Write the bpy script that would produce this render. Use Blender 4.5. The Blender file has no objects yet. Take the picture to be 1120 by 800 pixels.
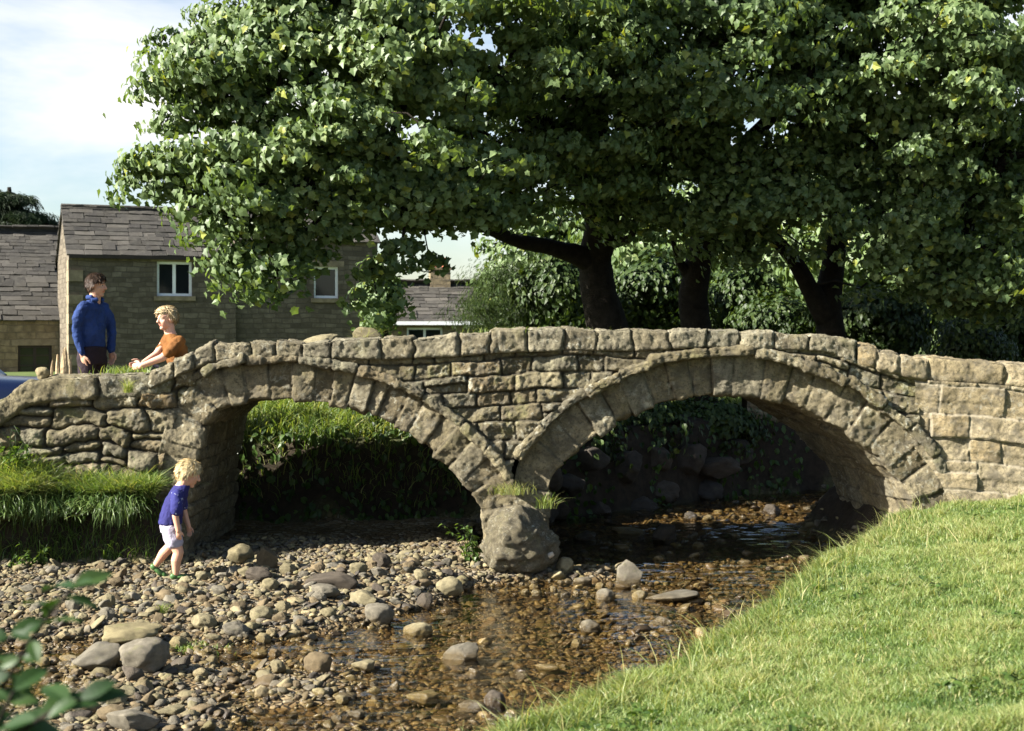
import bpy, bmesh, math, random
import numpy as np
from mathutils import Vector, Matrix

SC = bpy.context.scene
C = SC.collection
R = np.random.default_rng(11)
F = 1556.0; H = 2.2; YH = 360.0; CX = 560.0      # focal length in photo pixels, eye height, horizon row


def P(px, py, Y):
    """A point of the place: the ray through a photo pixel met at distance Y."""
    return np.array([(px - CX) * Y / F, Y, H - (py - YH) * Y / F])


# ------------------------------------------------------------------ noise
def _hash(ix, iy, iz, s):
    n = (ix * 73856093) ^ (iy * 19349663) ^ (iz * 83492791) ^ (s * 265443576)
    n = n & 0xffffffff
    n = ((n ^ (n >> 13)) * 1274126177) & 0xffffffff
    n = ((n ^ (n >> 15)) * 1103515245) & 0xffffffff
    return ((n ^ (n >> 16)) & 0xffffff) / float(0xffffff)


def vnoise(p, s=0):
    i = np.floor(p).astype(np.int64); f = p - i
    u = f * f * f * (f * (f * 6 - 15) + 10)
    x, y, z = i[:, 0], i[:, 1], i[:, 2]
    r = 0
    for a in (0, 1):
        wa = u[:, 0] if a else 1 - u[:, 0]
        for b in (0, 1):
            wb = u[:, 1] if b else 1 - u[:, 1]
            for c in (0, 1):
                wc = u[:, 2] if c else 1 - u[:, 2]
                r = r + wa * wb * wc * _hash(x + a, y + b, z + c, s)
    return r * 2 - 1


def fbm(p, octv=3, s=0, gain=0.5):
    p = np.asarray(p, float); r = 0; a = 1.0; t = 0
    for k in range(octv):
        r = r + a * vnoise(p * (2.03 ** k) + 17.3 * k, s + k); t += a; a *= gain
    return r / t * 1.35


def sstep(a, b, x):
    t = np.clip((x - a) / (b - a), 0, 1)
    return t * t * (3 - 2 * t)


# ------------------------------------------------------------------ mesh helpers
def mesh_data(name, V, faces, mats=(), attrs=None, smooth=True, mi=None):
    V = np.ascontiguousarray(V, np.float32)
    if not isinstance(faces, list): faces = [faces]
    faces = [np.asarray(f, np.int32) for f in faces if len(f)]
    me = bpy.data.meshes.new(name)
    me.vertices.add(len(V)); me.vertices.foreach_set('co', V.ravel())
    tot = np.concatenate([np.full(len(f), f.shape[1], np.int32) for f in faces])
    idx = np.concatenate([f.ravel() for f in faces])
    me.loops.add(len(idx)); me.loops.foreach_set('vertex_index', idx)
    me.polygons.add(len(tot))
    st = np.concatenate([[0], np.cumsum(tot)[:-1]]).astype(np.int32)
    me.polygons.foreach_set('loop_start', st); me.polygons.foreach_set('loop_total', tot)
    me.polygons.foreach_set('use_smooth', np.full(len(tot), smooth, bool))
    if mi is not None: me.polygons.foreach_set('material_index', np.asarray(mi, np.int32))
    for k, a in (attrs or {}).items():
        at = me.attributes.new(k, 'FLOAT', 'POINT'); at.data.foreach_set('value', np.asarray(a, np.float32))
    for m in (mats if isinstance(mats, (list, tuple)) else [mats]): me.materials.append(m)
    me.update(calc_edges=True); me.validate()
    return me


def add(name, me, parent=None, loc=None):
    o = bpy.data.objects.new(name, me); C.objects.link(o)
    if parent is not None:
        o.parent = parent
        q = parent; off = Vector((0, 0, 0))
        while q is not None: off += q.location; q = q.parent
        o.location = (Vector(loc) if loc is not None else Vector((0, 0, 0))) - off
    elif loc is not None: o.location = loc
    return o


def obj(name, V, faces, mat, parent=None, **kw):
    """One mesh object; V is given in world coordinates."""
    return add(name, mesh_data(name, V, faces, mat, **kw), parent)


def tag(o, label=None, cat=None, group=None, kind=None):
    if label: o['label'] = label
    if cat: o['category'] = cat
    if group: o['group'] = group
    if kind: o['kind'] = kind
    return o


def thing(name, loc, label, cat, group=None):
    o = bpy.data.objects.new(name, None); C.objects.link(o); o.location = [float(c) for c in loc]
    o.empty_display_size = 0.2
    return tag(o, label, cat, group)


def gridf(nu, nv, keep=None, flip=False):
    i, j = np.meshgrid(np.arange(nu - 1), np.arange(nv - 1), indexing='ij')
    a = (i * nv + j).ravel()
    q = np.stack([a, a + nv, a + nv + 1, a + 1], 1)
    if flip: q = q[:, ::-1]
    if keep is not None:
        k = keep.ravel(); q = q[k[q].all(1)]
    return q


class MB:
    """collects pieces of one mesh"""
    def __init__(s): s.V = []; s.F = {}; s.n = 0; s.A = []; s.M = {}
    def add(s, V, Fc, a=None, m=0):
        V = np.asarray(V, float)
        for f in (Fc if isinstance(Fc, list) else [Fc]):
            f = np.asarray(f)
            if len(f):
                s.F.setdefault(f.shape[1], []).append(f + s.n); s.M.setdefault(f.shape[1], []).append(np.full(len(f), m))
        s.V.append(V); s.n += len(V)
        s.A.append(np.zeros(len(V)) if a is None else np.broadcast_to(a, (len(V),)))
        return s
    def data(s, name, mat, smooth=True, attr='rnd'):
        ks = sorted(s.F)
        return mesh_data(name, np.concatenate(s.V), [np.concatenate(s.F[k]) for k in ks], mat,
                         {attr: np.concatenate(s.A)}, smooth, np.concatenate([np.concatenate(s.M[k]) for k in ks]))
    def build(s, name, mat, parent=None, smooth=True):
        return add(name, s.data(name, mat, smooth), parent)


def box(c, d, M=None):
    """box centred at c with full sizes d (M: 3x3 axes as rows)"""
    c = np.asarray(c, float); d = np.asarray(d, float) / 2
    v = np.array([[x, y, z] for x in (-1, 1) for y in (-1, 1) for z in (-1, 1)], float) * d
    if M is not None: v = v @ np.asarray(M)
    f = np.array([[0, 1, 3, 2], [4, 6, 7, 5], [0, 4, 5, 1], [2, 3, 7, 6], [0, 2, 6, 4], [1, 5, 7, 3]])
    return v + c, f


def unit(v):
    v = np.asarray(v, float); return v / np.maximum(np.linalg.norm(v, axis=-1, keepdims=True), 1e-9)


def tube(pts, rad, n=8, caps=True, ref=(0.31, 0.17, 0.93)):
    pts = np.asarray(pts, float); rad = np.broadcast_to(np.asarray(rad, float), (len(pts),))
    t = unit(np.gradient(pts, axis=0)); u = np.asarray(ref, float); U = []
    for k in range(len(pts)):
        u = u - t[k] * (u @ t[k])
        if np.linalg.norm(u) < 1e-4: u = np.cross(t[k], [1, 0.2, 0.1])
        u = unit(u); U.append(u)
    U = np.array(U); W = np.cross(t, U)
    a = np.linspace(0, 2 * np.pi, n, endpoint=False)
    V = pts[:, None] + rad[:, None, None] * (np.cos(a)[None, :, None] * U[:, None] + np.sin(a)[None, :, None] * W[:, None])
    V = V.reshape(-1, 3); m = len(pts)
    i, j = np.meshgrid(np.arange(m - 1), np.arange(n), indexing='ij'); i = i.ravel(); j = j.ravel(); j2 = (j + 1) % n
    q = np.stack([i * n + j, i * n + j2, (i + 1) * n + j2, (i + 1) * n + j], 1)
    fs = [q]
    if caps:
        V = np.concatenate([V, pts[:1], pts[-1:]]); k = np.arange(n); k2 = (k + 1) % n
        fs.append(np.concatenate([np.stack([k2, k, np.full(n, m * n)], 1),
                                  np.stack([(m - 1) * n + k, (m - 1) * n + k2, np.full(n, m * n + 1)], 1)]))
    return V, fs


def ico(sub):
    bm = bmesh.new(); bmesh.ops.create_icosphere(bm, subdivisions=sub, radius=1)
    V = np.array([v.co[:] for v in bm.verts]); f = np.array([[v.index for v in g.verts] for g in bm.faces]); bm.free()
    return V, f
ICO = {k: ico(k) for k in (1, 2, 3, 4, 5)}


def rock_shape(seed, sub=4, cuts=6, hmin=.62, hmax=.9, rough=.16):
    r = np.random.default_rng(seed); V, f = ICO[sub]; V = V.copy()
    V = V * (1 + .22 * fbm(V * 1.1 + seed * 3.1, 2, seed))[:, None]
    for _ in range(cuts):
        n = unit(r.normal(size=3)); h = r.uniform(hmin, hmax)
        V = V - np.maximum(0, V @ n - h)[:, None] * n * .92
    V = V * (1 + rough * .5 * fbm(V * 3.2 + seed, 3, seed + 5))[:, None]
    V = V / np.abs(V).max(0)
    return V, f


# ------------------------------------------------------------------ material helpers
class NT:
    def __init__(s, name):
        s.m = bpy.data.materials.new(name); s.m.use_nodes = True; s.t = s.m.node_tree
        s.t.nodes.clear(); s.out = s.n('ShaderNodeOutputMaterial')
    def n(s, typ, **kw):
        nd = s.t.nodes.new(typ)
        for k, v in kw.items(): setattr(nd, k, v)
        return nd
    def l(s, a, b): s.t.links.new(a, b)
    def set(s, nd, **kw):
        for k, v in kw.items():
            k = k.replace('_', ' ')
            nd.inputs[k].default_value = v
        return nd
    def coord(s, which='Object'): return s.n('ShaderNodeTexCoord').outputs[which]
    def noise(s, scale, detail=4, rough=.55, vec=None, dist=0, stretch=None):
        nd = s.n('ShaderNodeTexNoise'); s.set(nd, Scale=scale, Detail=detail, Roughness=rough, Distortion=dist)
        v = vec if vec is not None else s.coord()
        if stretch:
            mp = s.n('ShaderNodeMapping'); mp.inputs['Scale'].default_value = stretch; s.l(v, mp.inputs['Vector']); v = mp.outputs[0]
        s.l(v, nd.inputs['Vector']); return nd.outputs['Fac']
    def voro(s, scale, feature='F1', vec=None, out='Distance'):
        nd = s.n('ShaderNodeTexVoronoi', feature=feature); s.set(nd, Scale=scale)
        s.l(vec if vec is not None else s.coord(), nd.inputs['Vector']); return nd.outputs[out]
    def ramp(s, fac, stops, interp='LINEAR'):
        nd = s.n('ShaderNodeValToRGB'); cr = nd.color_ramp; cr.interpolation = interp
        while len(cr.elements) < len(stops): cr.elements.new(.5)
        for e, (p, c) in zip(cr.elements, stops):
            e.position = p; e.color = (c, c, c, 1) if not hasattr(c, '__len__') else (*c[:3], 1)
        s.l(fac, nd.inputs[0]); return nd.outputs[0]
    def mix(s, fac, a, b, mode='MIX'):
        nd = s.n('ShaderNodeMix', data_type='RGBA', blend_type=mode)
        for k, v in ((0, fac), (6, a), (7, b)):
            if hasattr(v, 'is_output'): s.l(v, nd.inputs[k])
            elif k: nd.inputs[k].default_value = (*v[:3], 1)
            else: nd.inputs[k].default_value = v
        return nd.outputs[2]
    def math(s, op, a, b=0.0):
        nd = s.n('ShaderNodeMath', operation=op)
        for k, v in ((0, a), (1, b)):
            if hasattr(v, 'is_output'): s.l(v, nd.inputs[k])
            else: nd.inputs[k].default_value = v
        return nd.outputs[0]
    def attr(s, name): return s.n('ShaderNodeAttribute', attribute_name=name).outputs['Fac']
    def bump(s, h, strength=.5, dist=.02, prev=None):
        nd = s.n('ShaderNodeBump'); s.set(nd, Strength=strength, Distance=dist); s.l(h, nd.inputs['Height'])
        if prev is not None: s.l(prev, nd.inputs['Normal'])
        return nd.outputs[0]
    def bsdf(s, col, rough=.8, normal=None, spec=.3, metal=0.0):
        nd = s.n('ShaderNodeBsdfPrincipled')
        for k, v in (('Base Color', col), ('Roughness', rough), ('Specular IOR Level', spec), ('Metallic', metal)):
            if hasattr(v, 'is_output'): s.l(v, nd.inputs[k])
            elif k == 'Base Color': nd.inputs[k].default_value = (*v[:3], 1)
            else: nd.inputs[k].default_value = v
        if normal is not None: s.l(normal, nd.inputs['Normal'])
        return nd
    def done(s, sh):
        s.l(sh.outputs[0] if hasattr(sh, 'outputs') else sh, s.out.inputs['Surface']); return s.m


def mat_stone(name, cols, joint_col, lichen=.5, bump=.5, moss=.25):
    """weathered gritstone: attribute sid varies the stone, jt marks the joints"""
    t = NT(name)
    sid = t.attr('sid'); jt = t.attr('jt')
    c = t.ramp(sid, [(i / (len(cols) - 1), q) for i, q in enumerate(cols)])
    big = t.noise(2.1, 4, .6); mid = t.noise(9, 5, .65); fine = t.noise(46, 4, .7)
    c = t.mix(t.ramp(mid, [(.34, 0), (.72, 1)]), t.mix(1, c, (.55, .53, .5), 'MULTIPLY'), t.mix(1, c, (1.18, 1.15, 1.1), 'MULTIPLY'))
    c = t.mix(t.ramp(fine, [(.34, .75), (.5, 0)]), c, (.05, .043, .03))
    lic = t.math('MULTIPLY', t.ramp(t.noise(19, 3, .6, dist=.6), [(.55, 0), (.62, 1)]), t.ramp(big, [(.42, 0), (.62, lichen)]))
    c = t.mix(lic, c, (.46, .45, .36))
    blk = t.math('MULTIPLY', t.ramp(t.noise(6.5, 5, .7, dist=.4), [(.46, 0), (.64, .8)]), 1.0)
    c = t.mix(blk, c, (.085, .075, .055))
    ms = t.ramp(t.noise(3.4, 4, .65, dist=.3), [(.55, 0), (.7, moss)])
    c = t.mix(ms, c, (.15, .15, .05))
    c = t.mix(t.math('MULTIPLY', jt, .85), c, joint_col)
    b = t.bump(t.noise(120, 3, .7), bump * .5, .006)
    b = t.bump(t.noise(30, 6, .75), bump * 1.3, .03, b)
    return t.done(t.bsdf(c, .9, b, .15))


def mat_simple(name, col, rough=.7, spec=.3, var=.25, scale=8, bump=.2, dist=.01, metal=0.0):
    t = NT(name)
    n = t.noise(scale, 4, .6)
    a = tuple(x * (1 - var) for x in col); b2 = tuple(min(1, x * (1 + var)) for x in col)
    c = t.ramp(n, [(.3, a), (.7, b2)])
    return t.done(t.bsdf(c, rough, t.bump(t.noise(scale * 5, 3, .6), bump, dist) if bump else None, spec, metal))


def mat_leaf(name, cols, trans=.4, rough=.42, spec=.5):
    """leaf: rnd picks the tint; light shines through it"""
    t = NT(name)
    c = t.ramp(t.attr('rnd'), [(i / (len(cols) - 1), q) for i, q in enumerate(cols)])
    pr = t.bsdf(c, rough, None, spec)
    tr = t.n('ShaderNodeBsdfTranslucent'); tc = t.mix(1, c, (1.7, 1.7, .55), 'MULTIPLY'); t.l(tc, tr.inputs[0])
    mx = t.n('ShaderNodeMixShader'); mx.inputs[0].default_value = trans
    t.l(pr.outputs[0], mx.inputs[1]); t.l(tr.outputs[0], mx.inputs[2])
    return t.done(mx)


def mat_rock(name, cols, wet=0.0, moss=.2):
    t = NT(name)
    geo = t.n('ShaderNodeNewGeometry'); oi = t.n('ShaderNodeObjectInfo')
    vec = t.n('ShaderNodeVectorMath', operation='ADD'); t.l(t.coord(), vec.inputs[0])
    cmb = t.n('ShaderNodeCombineXYZ'); t.l(t.math('MULTIPLY', oi.outputs['Random'], 37.0), cmb.inputs[0]); t.l(cmb.outputs[0], vec.inputs[1])
    v = vec.outputs[0]
    c = t.ramp(t.math('FRACT', t.math('ADD', t.attr('rnd'), oi.outputs['Random'])), [(i / (len(cols) - 1), q) for i, q in enumerate(cols)])
    c = t.mix(t.ramp(t.noise(3.0, 5, .65, v), [(.32, 0), (.7, 1)]), t.mix(1, c, (.62, .6, .56), 'MULTIPLY'), t.mix(1, c, (1.2, 1.17, 1.1), 'MULTIPLY'))
    c = t.mix(t.ramp(t.noise(26, 3, .7, v), [(.28, .5), (.46, 0)]), c, (.05, .045, .035))
    c = t.mix(t.ramp(t.noise(2.2, 3, .6, v), [(.6, 0), (.72, moss)]), c, (.13, .13, .045))
    # the waterline: stone below it stays wet and dark
    sx = t.n('ShaderNodeSeparateXYZ'); t.l(geo.outputs['Position'], sx.inputs[0])
    wl = t.ramp(t.math('ADD', sx.outputs[2], t.math('MULTIPLY', t.noise(9, 2, .5, geo.outputs['Position']), .05)), [(.05, 1), (.10, 0)])
    c = t.mix(wl, c, t.mix(1, c, (.66, .57, .42), 'MULTIPLY'))
    rg = t.mix(wl, (.85, .85, .85), (.25, .25, .25))
    b = t.bump(t.noise(22, 5, .7, v), .45, .03)
    p = t.bsdf(c, .85, b, .25); t.l(rg, p.inputs['Roughness'])
    return t.done(p)
# ------------------------------------------------------------------ terrain
RB = np.array([(-14, -16), (-7, -6), (-2.6, 1.0), (-1.45, 3.2), (.16, 6.1), (.98, 7.4), (2.12, 9.76), (2.78, 11.07), (3.5, 12.75), (3.8, 13.3),
               (3.55, 15.5), (4.5, 16.4), (6.5, 17.2), (10, 18), (20, 19), (60, 26)], float)
LB = np.array([(60, 34), (20, 24), (10, 21.2), (6, 20.3), (4.3, 19.6), (3, 19.0), (1.8, 17.9), (.6, 16.7), (-.2, 15.95), (-1.6, 15.75), (-3.35, 15.6),
               (-3.3, 13.2), (-3.3, 12.98), (-4.2, 12.96), (-5.2, 12.92), (-6.5, 12.66), (-9, 11.8), (-14, 8.5), (-22, 2), (-40, -16)], float)
CHAN = np.concatenate([RB, LB])


def _seg(x, y, pts):
    best = np.full(x.shape, 1e9)
    for a, b in zip(pts[:-1], pts[1:]):
        d = b - a; t = np.clip(((x - a[0]) * d[0] + (y - a[1]) * d[1]) / (d @ d), 0, 1)
        best = np.minimum(best, np.hypot(x - a[0] - t * d[0], y - a[1] - t * d[1]))
    return best


def chan(x, y):
    """distance to the right / left bank line and whether the point lies in the channel"""
    dr, dl = _seg(x, y, RB), _seg(x, y, LB)
    ins = np.zeros(x.shape, bool); n = len(CHAN)
    for k in range(n):
        a, b = CHAN[k], CHAN[(k + 1) % n]
        if a[1] == b[1]: continue
        c = ((a[1] > y) != (b[1] > y)) & (x < (b[0] - a[0]) * (y - a[1]) / (b[1] - a[1]) + a[0])
        ins ^= c
    return dr, dl, ins


BAR = np.array([(-2.3, 4.0), (-1.95, 7.8), (-1.75, 8.6), (-1.6, 9.6), (-1.15, 10.4), (-.8, 11.3), (.0, 12.2), (.75, 12.55), (.35, 13.2), (-.1, 14.5), (-.2, 16.0)], float)


def zbed(x, y):
    bx = np.interp(y, BAR[:, 1], BAR[:, 0])
    p = np.stack([x, y, 0 * x], -1).reshape(-1, 3)
    n = fbm(p * .9, 3, 3).reshape(x.shape); n2 = fbm(p * 3.1, 3, 9).reshape(x.shape)
    bar = sstep(-.55, .75, bx - x + n * .45)
    near = sstep(11.6, 8.2, y)
    z0 = -.05 + bar * (.165 - .118 * near) + n * (.035 + .045 * near) + n2 * .028
    return np.where(z0 < -.03, -.03 - .03 * (1 - np.exp((z0 + .03) / .03)), z0)


def zfun(x, y, full=False):
    x = np.asarray(x, float); y = np.asarray(y, float)
    dr, dl, ins = chan(x, y)
    right = dr < dl; d = np.where(ins, -1, 1) * np.minimum(dr, dl)
    p = np.stack([x, y, 0 * x], -1).reshape(-1, 3)
    n = fbm(p * .8, 3, 21).reshape(x.shape); n2 = fbm(p * 3.0, 2, 31).reshape(x.shape)
    dd = np.maximum(d, 0)
    zr = .50 + .13 * np.minimum(dd, 2.5) + .03 * np.clip(dd - 2.5, 0, 15) + .05 * n + .02 * n2
    zr = zr + .9 * sstep(15.0, 17, y) * sstep(0, 1.2, dd)
    zl = .64 + .33 * np.minimum(dd, 1.1) + .05 * n + .03 * n2
    back = sstep(15.0, 15.8, y)
    zl = zl * (1 - back) + back * (1.0 + .28 * np.minimum(dd, 1.2) * sstep(21, 17.5, y) * sstep(-5, -3.2, x) + .05 * n)
    zl = zl - .32 * np.exp(-(((x + 7.3) / 2.6) ** 2 + ((y - 19) / 2.2) ** 2))
    top = np.where(right, zr, zl)
    b = zbed(x, y)
    w = np.where(right, .5, .22)
    k = sstep(-1, 0, (d + n2 * .05) / w)
    z = b + (top - b) * np.where(d > 0, 1, k)
    far = sstep(60, 300, np.hypot(x, y)); z = z + far * 5
    if full: return z, d, right
    return z


def hit(px, py):
    """where the ray through a photo pixel meets the ground"""
    px = np.atleast_1d(np.asarray(px, float)); py = np.atleast_1d(np.asarray(py, float))
    Y = np.full(px.shape, 4.0); done = np.zeros(px.shape, bool)
    for _ in range(260):
        q = np.stack([(px - CX) * Y / F, Y, H - (py - YH) * Y / F], -1)
        under = q[:, 2] <= zfun(q[:, 0], q[:, 1]); done |= under
        Y = np.where(done, Y, Y + .07)
    x = (px - CX) * Y / F
    return np.stack([x, Y, zfun(x, Y)], -1), done


def _axis(fine0, fine1, st, far):
    m = np.arange(fine0, fine1 + st, st); a, b = [], []
    s = st; v = m[-1]
    while v < far[1]: s *= 1.22; v += s; a.append(v)
    s = st; v = m[0]
    while v > far[0]: s *= 1.22; v -= s; b.append(v)
    return np.concatenate([b[::-1], m, a])


gx = _axis(-6.2, 6.2, .055, (-420, 420)); gy = _axis(4.2, 21, .055, (-60, 620))
X, Y_ = np.meshgrid(gx, gy, indexing='ij')
Z, D, RS = zfun(X, Y_, True)
V = np.stack([X, Y_, Z], -1).reshape(-1, 3)

t = NT('ground')
bed = t.attr('bed'); soil = t.attr('soil')
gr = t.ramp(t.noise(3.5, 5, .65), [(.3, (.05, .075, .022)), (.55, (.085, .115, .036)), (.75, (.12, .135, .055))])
dirt_shade = t.ramp(t.noise(12, 5, .7), [(.3, (.018, .014, .01)), (.7, (.045, .034, .022))])
vv = t.voro(17, 'F1', None, 'Color'); vd = t.voro(17, 'DISTANCE_TO_EDGE')
sepc = t.n('ShaderNodeSeparateColor'); t.l(vv, sepc.inputs[0])
peb = t.ramp(sepc.outputs[0], [(0, (.10, .07, .035)), (.35, (.17, .12, .06)), (.6, (.22, .17, .10)), (.85, (.28, .24, .17)), (1, (.12, .1, .075))])
peb = t.mix(t.ramp(vd, [(.0, 1), (.09, 0)]), peb, (.035, .025, .015))
peb = t.mix(t.ramp(t.noise(2.2, 4, .6), [(.4, .0), (.7, .55)]), peb, (.05, .035, .015))
geo = t.n('ShaderNodeNewGeometry'); sx = t.n('ShaderNodeSeparateXYZ'); t.l(geo.outputs['Position'], sx.inputs[0])
wet = t.ramp(sx.outputs[2], [(0, 1), (.03, 0)])
peb = t.mix(wet, peb, t.mix(1, peb, (.70, .62, .46), 'MULTIPLY'))
c = t.mix(soil, gr, dirt_shade); c = t.mix(bed, c, peb)
b = t.bump(t.math('MULTIPLY', t.ramp(vd, [(0, 0), (.25, 1)]), bed), .7, .03); b = t.bump(t.noise(60, 4, .7), .4, .01, b)
M_ground = t.done(t.bsdf(c, .9, b, .15))
inbed = np.where(RS, sstep(-.25, -.55, D), sstep(-.19, -.27, D)).ravel()
soil_shade_m = (np.maximum(sstep(.10, -.05, D), sstep(-.9, -.2, X) * sstep(14.5, 15.2, Y_)* sstep(24, 21, Y_)) * (1 - inbed.reshape(D.shape))).ravel()  # bare earth, kept dark to stand for shade on banks and beyond the arch
ground = tag(obj('ground', V, gridf(len(gx), len(gy), flip=False), M_ground, attrs={'bed': inbed, 'soil': soil_shade_m}), kind='structure')

# ------------------------------------------------------------------ water: clear and shallow, the bed shows through
t = NT('water')
n1 = t.noise(5.5, 3, .55, stretch=(1.0, 2.2, 1)); n2 = t.noise(21, 3, .6, stretch=(1.0, 1.7, 1)); n3 = t.noise(1.2, 2, .5)
amp = t.ramp(n3, [(.35, .3), (.65, 1)])
hgt = t.math('MULTIPLY', t.math('ADD', n1, t.math('MULTIPLY', n2, .45)), amp)
bn = t.bump(hgt, .12, .03)
gi = t.n('ShaderNodeNewGeometry'); dt = t.n('ShaderNodeVectorMath', operation='DOT_PRODUCT'); t.l(gi.outputs['Incoming'], dt.inputs[0]); t.l(bn, dt.inputs[1])
sch = t.math('POWER', t.math('SUBTRACT', 1.0, t.math('MINIMUM', t.math('ABSOLUTE', dt.outputs['Value']), 1.0)), 5.0)      # Schlick's reflectance, the same from both sides
fres = t.math('ADD', t.math('MULTIPLY', sch, .98), .02)
gl = t.n('ShaderNodeBsdfGlossy'); gl.inputs['Roughness'].default_value = .04; t.l(bn, gl.inputs['Normal'])
tp = t.n('ShaderNodeBsdfTransparent'); tp.inputs[0].default_value = (.84, .78, .65, 1)
mx = t.n('ShaderNodeMixShader'); t.l(fres, mx.inputs[0]); t.l(tp.outputs[0], mx.inputs[1]); t.l(gl.outputs[0], mx.inputs[2])
M_water = t.done(mx)
wx = np.concatenate([np.arange(-9, -5.6, .1), np.arange(-5.6, 5.6, .022), np.arange(5.6, 12, .1)]); wy = np.concatenate([np.arange(1.0, 6.6, .1), np.arange(6.6, 20.6, .022)])
WX, WY = np.meshgrid(wx, wy, indexing='ij')
pw = np.stack([WX, WY, 0 * WX], -1).reshape(-1, 3)
riff = (.45 + 1.1 * sstep(-.35, .5, fbm(pw * .7, 2, 79))) + sstep(14, 15.5, WY).ravel() * 1.2
WZ = .002 + (fbm(pw * np.array([2.4, 5.0, 1]), 2, 71) * .0035 + fbm(pw * np.array([7, 12, 1]), 2, 72) * .0028) * riff + fbm(pw * np.array([5, 11, 1]), 2, 75) * .012 * sstep(14.8, 16, WY).ravel() * sstep(-.4, .4, fbm(pw * .9, 2, 78))
tag(obj('water', np.stack([WX.ravel(), WY.ravel(), WZ], -1), gridf(len(wx), len(wy)), M_water), kind='structure')

# ------------------------------------------------------------------ stone bridge
S0 = 13.0 / F
def W2(px, py): return np.array([(px - CX) * S0, H - (py - YH) * S0])
def resample(pts, st):
    pts = np.asarray(pts, float); d = np.concatenate([[0], np.cumsum(np.linalg.norm(np.diff(pts, axis=0), axis=1))])
    s = np.linspace(0, d[-1], max(4, int(d[-1] / st)))
    return np.stack([np.interp(s, d, pts[:, k]) for k in range(pts.shape[1])], 1), s
def smooth1(a, w):
    k = np.hanning(w + 2)[1:-1]; k /= k.sum(); p = np.pad(a, ((w // 2, w // 2), (0, 0)), 'edge')
    return np.stack([np.convolve(p[:, i], k, 'valid')[:len(a)] for i in range(a.shape[1])], 1)


def arch_path(cx, cy, r, x0, x1, pre, post):
    xs = np.linspace(-1, 1, 90); a0 = math.asin((x0 - cx) / r); a1 = math.asin((x1 - cx) / r)
    an = np.linspace(a0, a1, 90)
    pts = list(pre) + [(cx + r * math.sin(a), cy - r * math.cos(a)) for a in an] + list(post)
    pts, s = resample([W2(*p) for p in pts], .014)
    pts = smooth1(pts, 9)
    t = unit(smooth1(np.gradient(pts, axis=0), 15)); n = np.stack([-t[:, 1], t[:, 0]], 1)      # outward (up at the crown)
    return pts, n, s


def sidx(bounds, s):
    k = np.clip(np.searchsorted(bounds, s, side='right') - 1, 0, len(bounds) - 2)
    return k, s - bounds[k], bounds[k + 1] - s
def cuts(length, lo, hi, rng, start=0.0):
    b = [start]
    while b[-1] < length: b.append(b[-1] + rng.uniform(lo, hi))
    b[-1] = length + 1e-3
    return np.array(b)
def rrect(eu, ev, r):
    return r - np.hypot(np.maximum(r - eu, 0), np.maximum(r - ev, 0))
def pillow(e, r):
    t = np.clip(e / r, 0, 1); return np.sqrt(np.clip(1 - (1 - t) ** 2, 0, 1))

STONES = [(.105, .09, .054), (.185, .16, .094), (.255, .226, .142), (.145, .125, .077), (.215, .205, .145), (.20, .15, .08), (.165, .155, .108)]
M_rough = mat_stone('rough_stone', STONES, (.045, .038, .026), .55, .55, .45)
M_vous = mat_stone('arch_stone', [(.155, .13, .08), (.23, .197, .126), (.27, .237, .158), (.19, .163, .10), (.24, .225, .17)], (.05, .042, .03), .45, .5, .15)
M_pale = mat_stone('squared_stone', [(.22, .184, .112), (.28, .233, .142), (.31, .268, .178), (.25, .20, .115)], (.24, .21, .15), .3, .4, .12)
M_cop = mat_stone('coping_stone', [(.18, .16, .108), (.24, .212, .142), (.21, .197, .145), (.26, .236, .164)], (.04, .034, .022), .6, .55, .25)

bridge = thing('stone_bridge', (0, 14.1, 0), 'old two arched stone packhorse bridge spanning the shallow stream', 'bridge')
BACK = 15.2; SKEW = .12                      # the barrels run a little askew through the bridge
PL = arch_path(310, 697, 259, 250, 520, [(203, 650), (207, 570), (212, 510), (222, 472), (237, 452)], [(526, 562), (529, 600), (530, 650)])
PR = arch_path(795, 671, 239, 607, 998, [(601, 650), (601, 600), (601, 566)], [(1004, 562), (1007, 600), (1008, 650)])
DEP = {'L': .335, 'R': .343}


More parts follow.
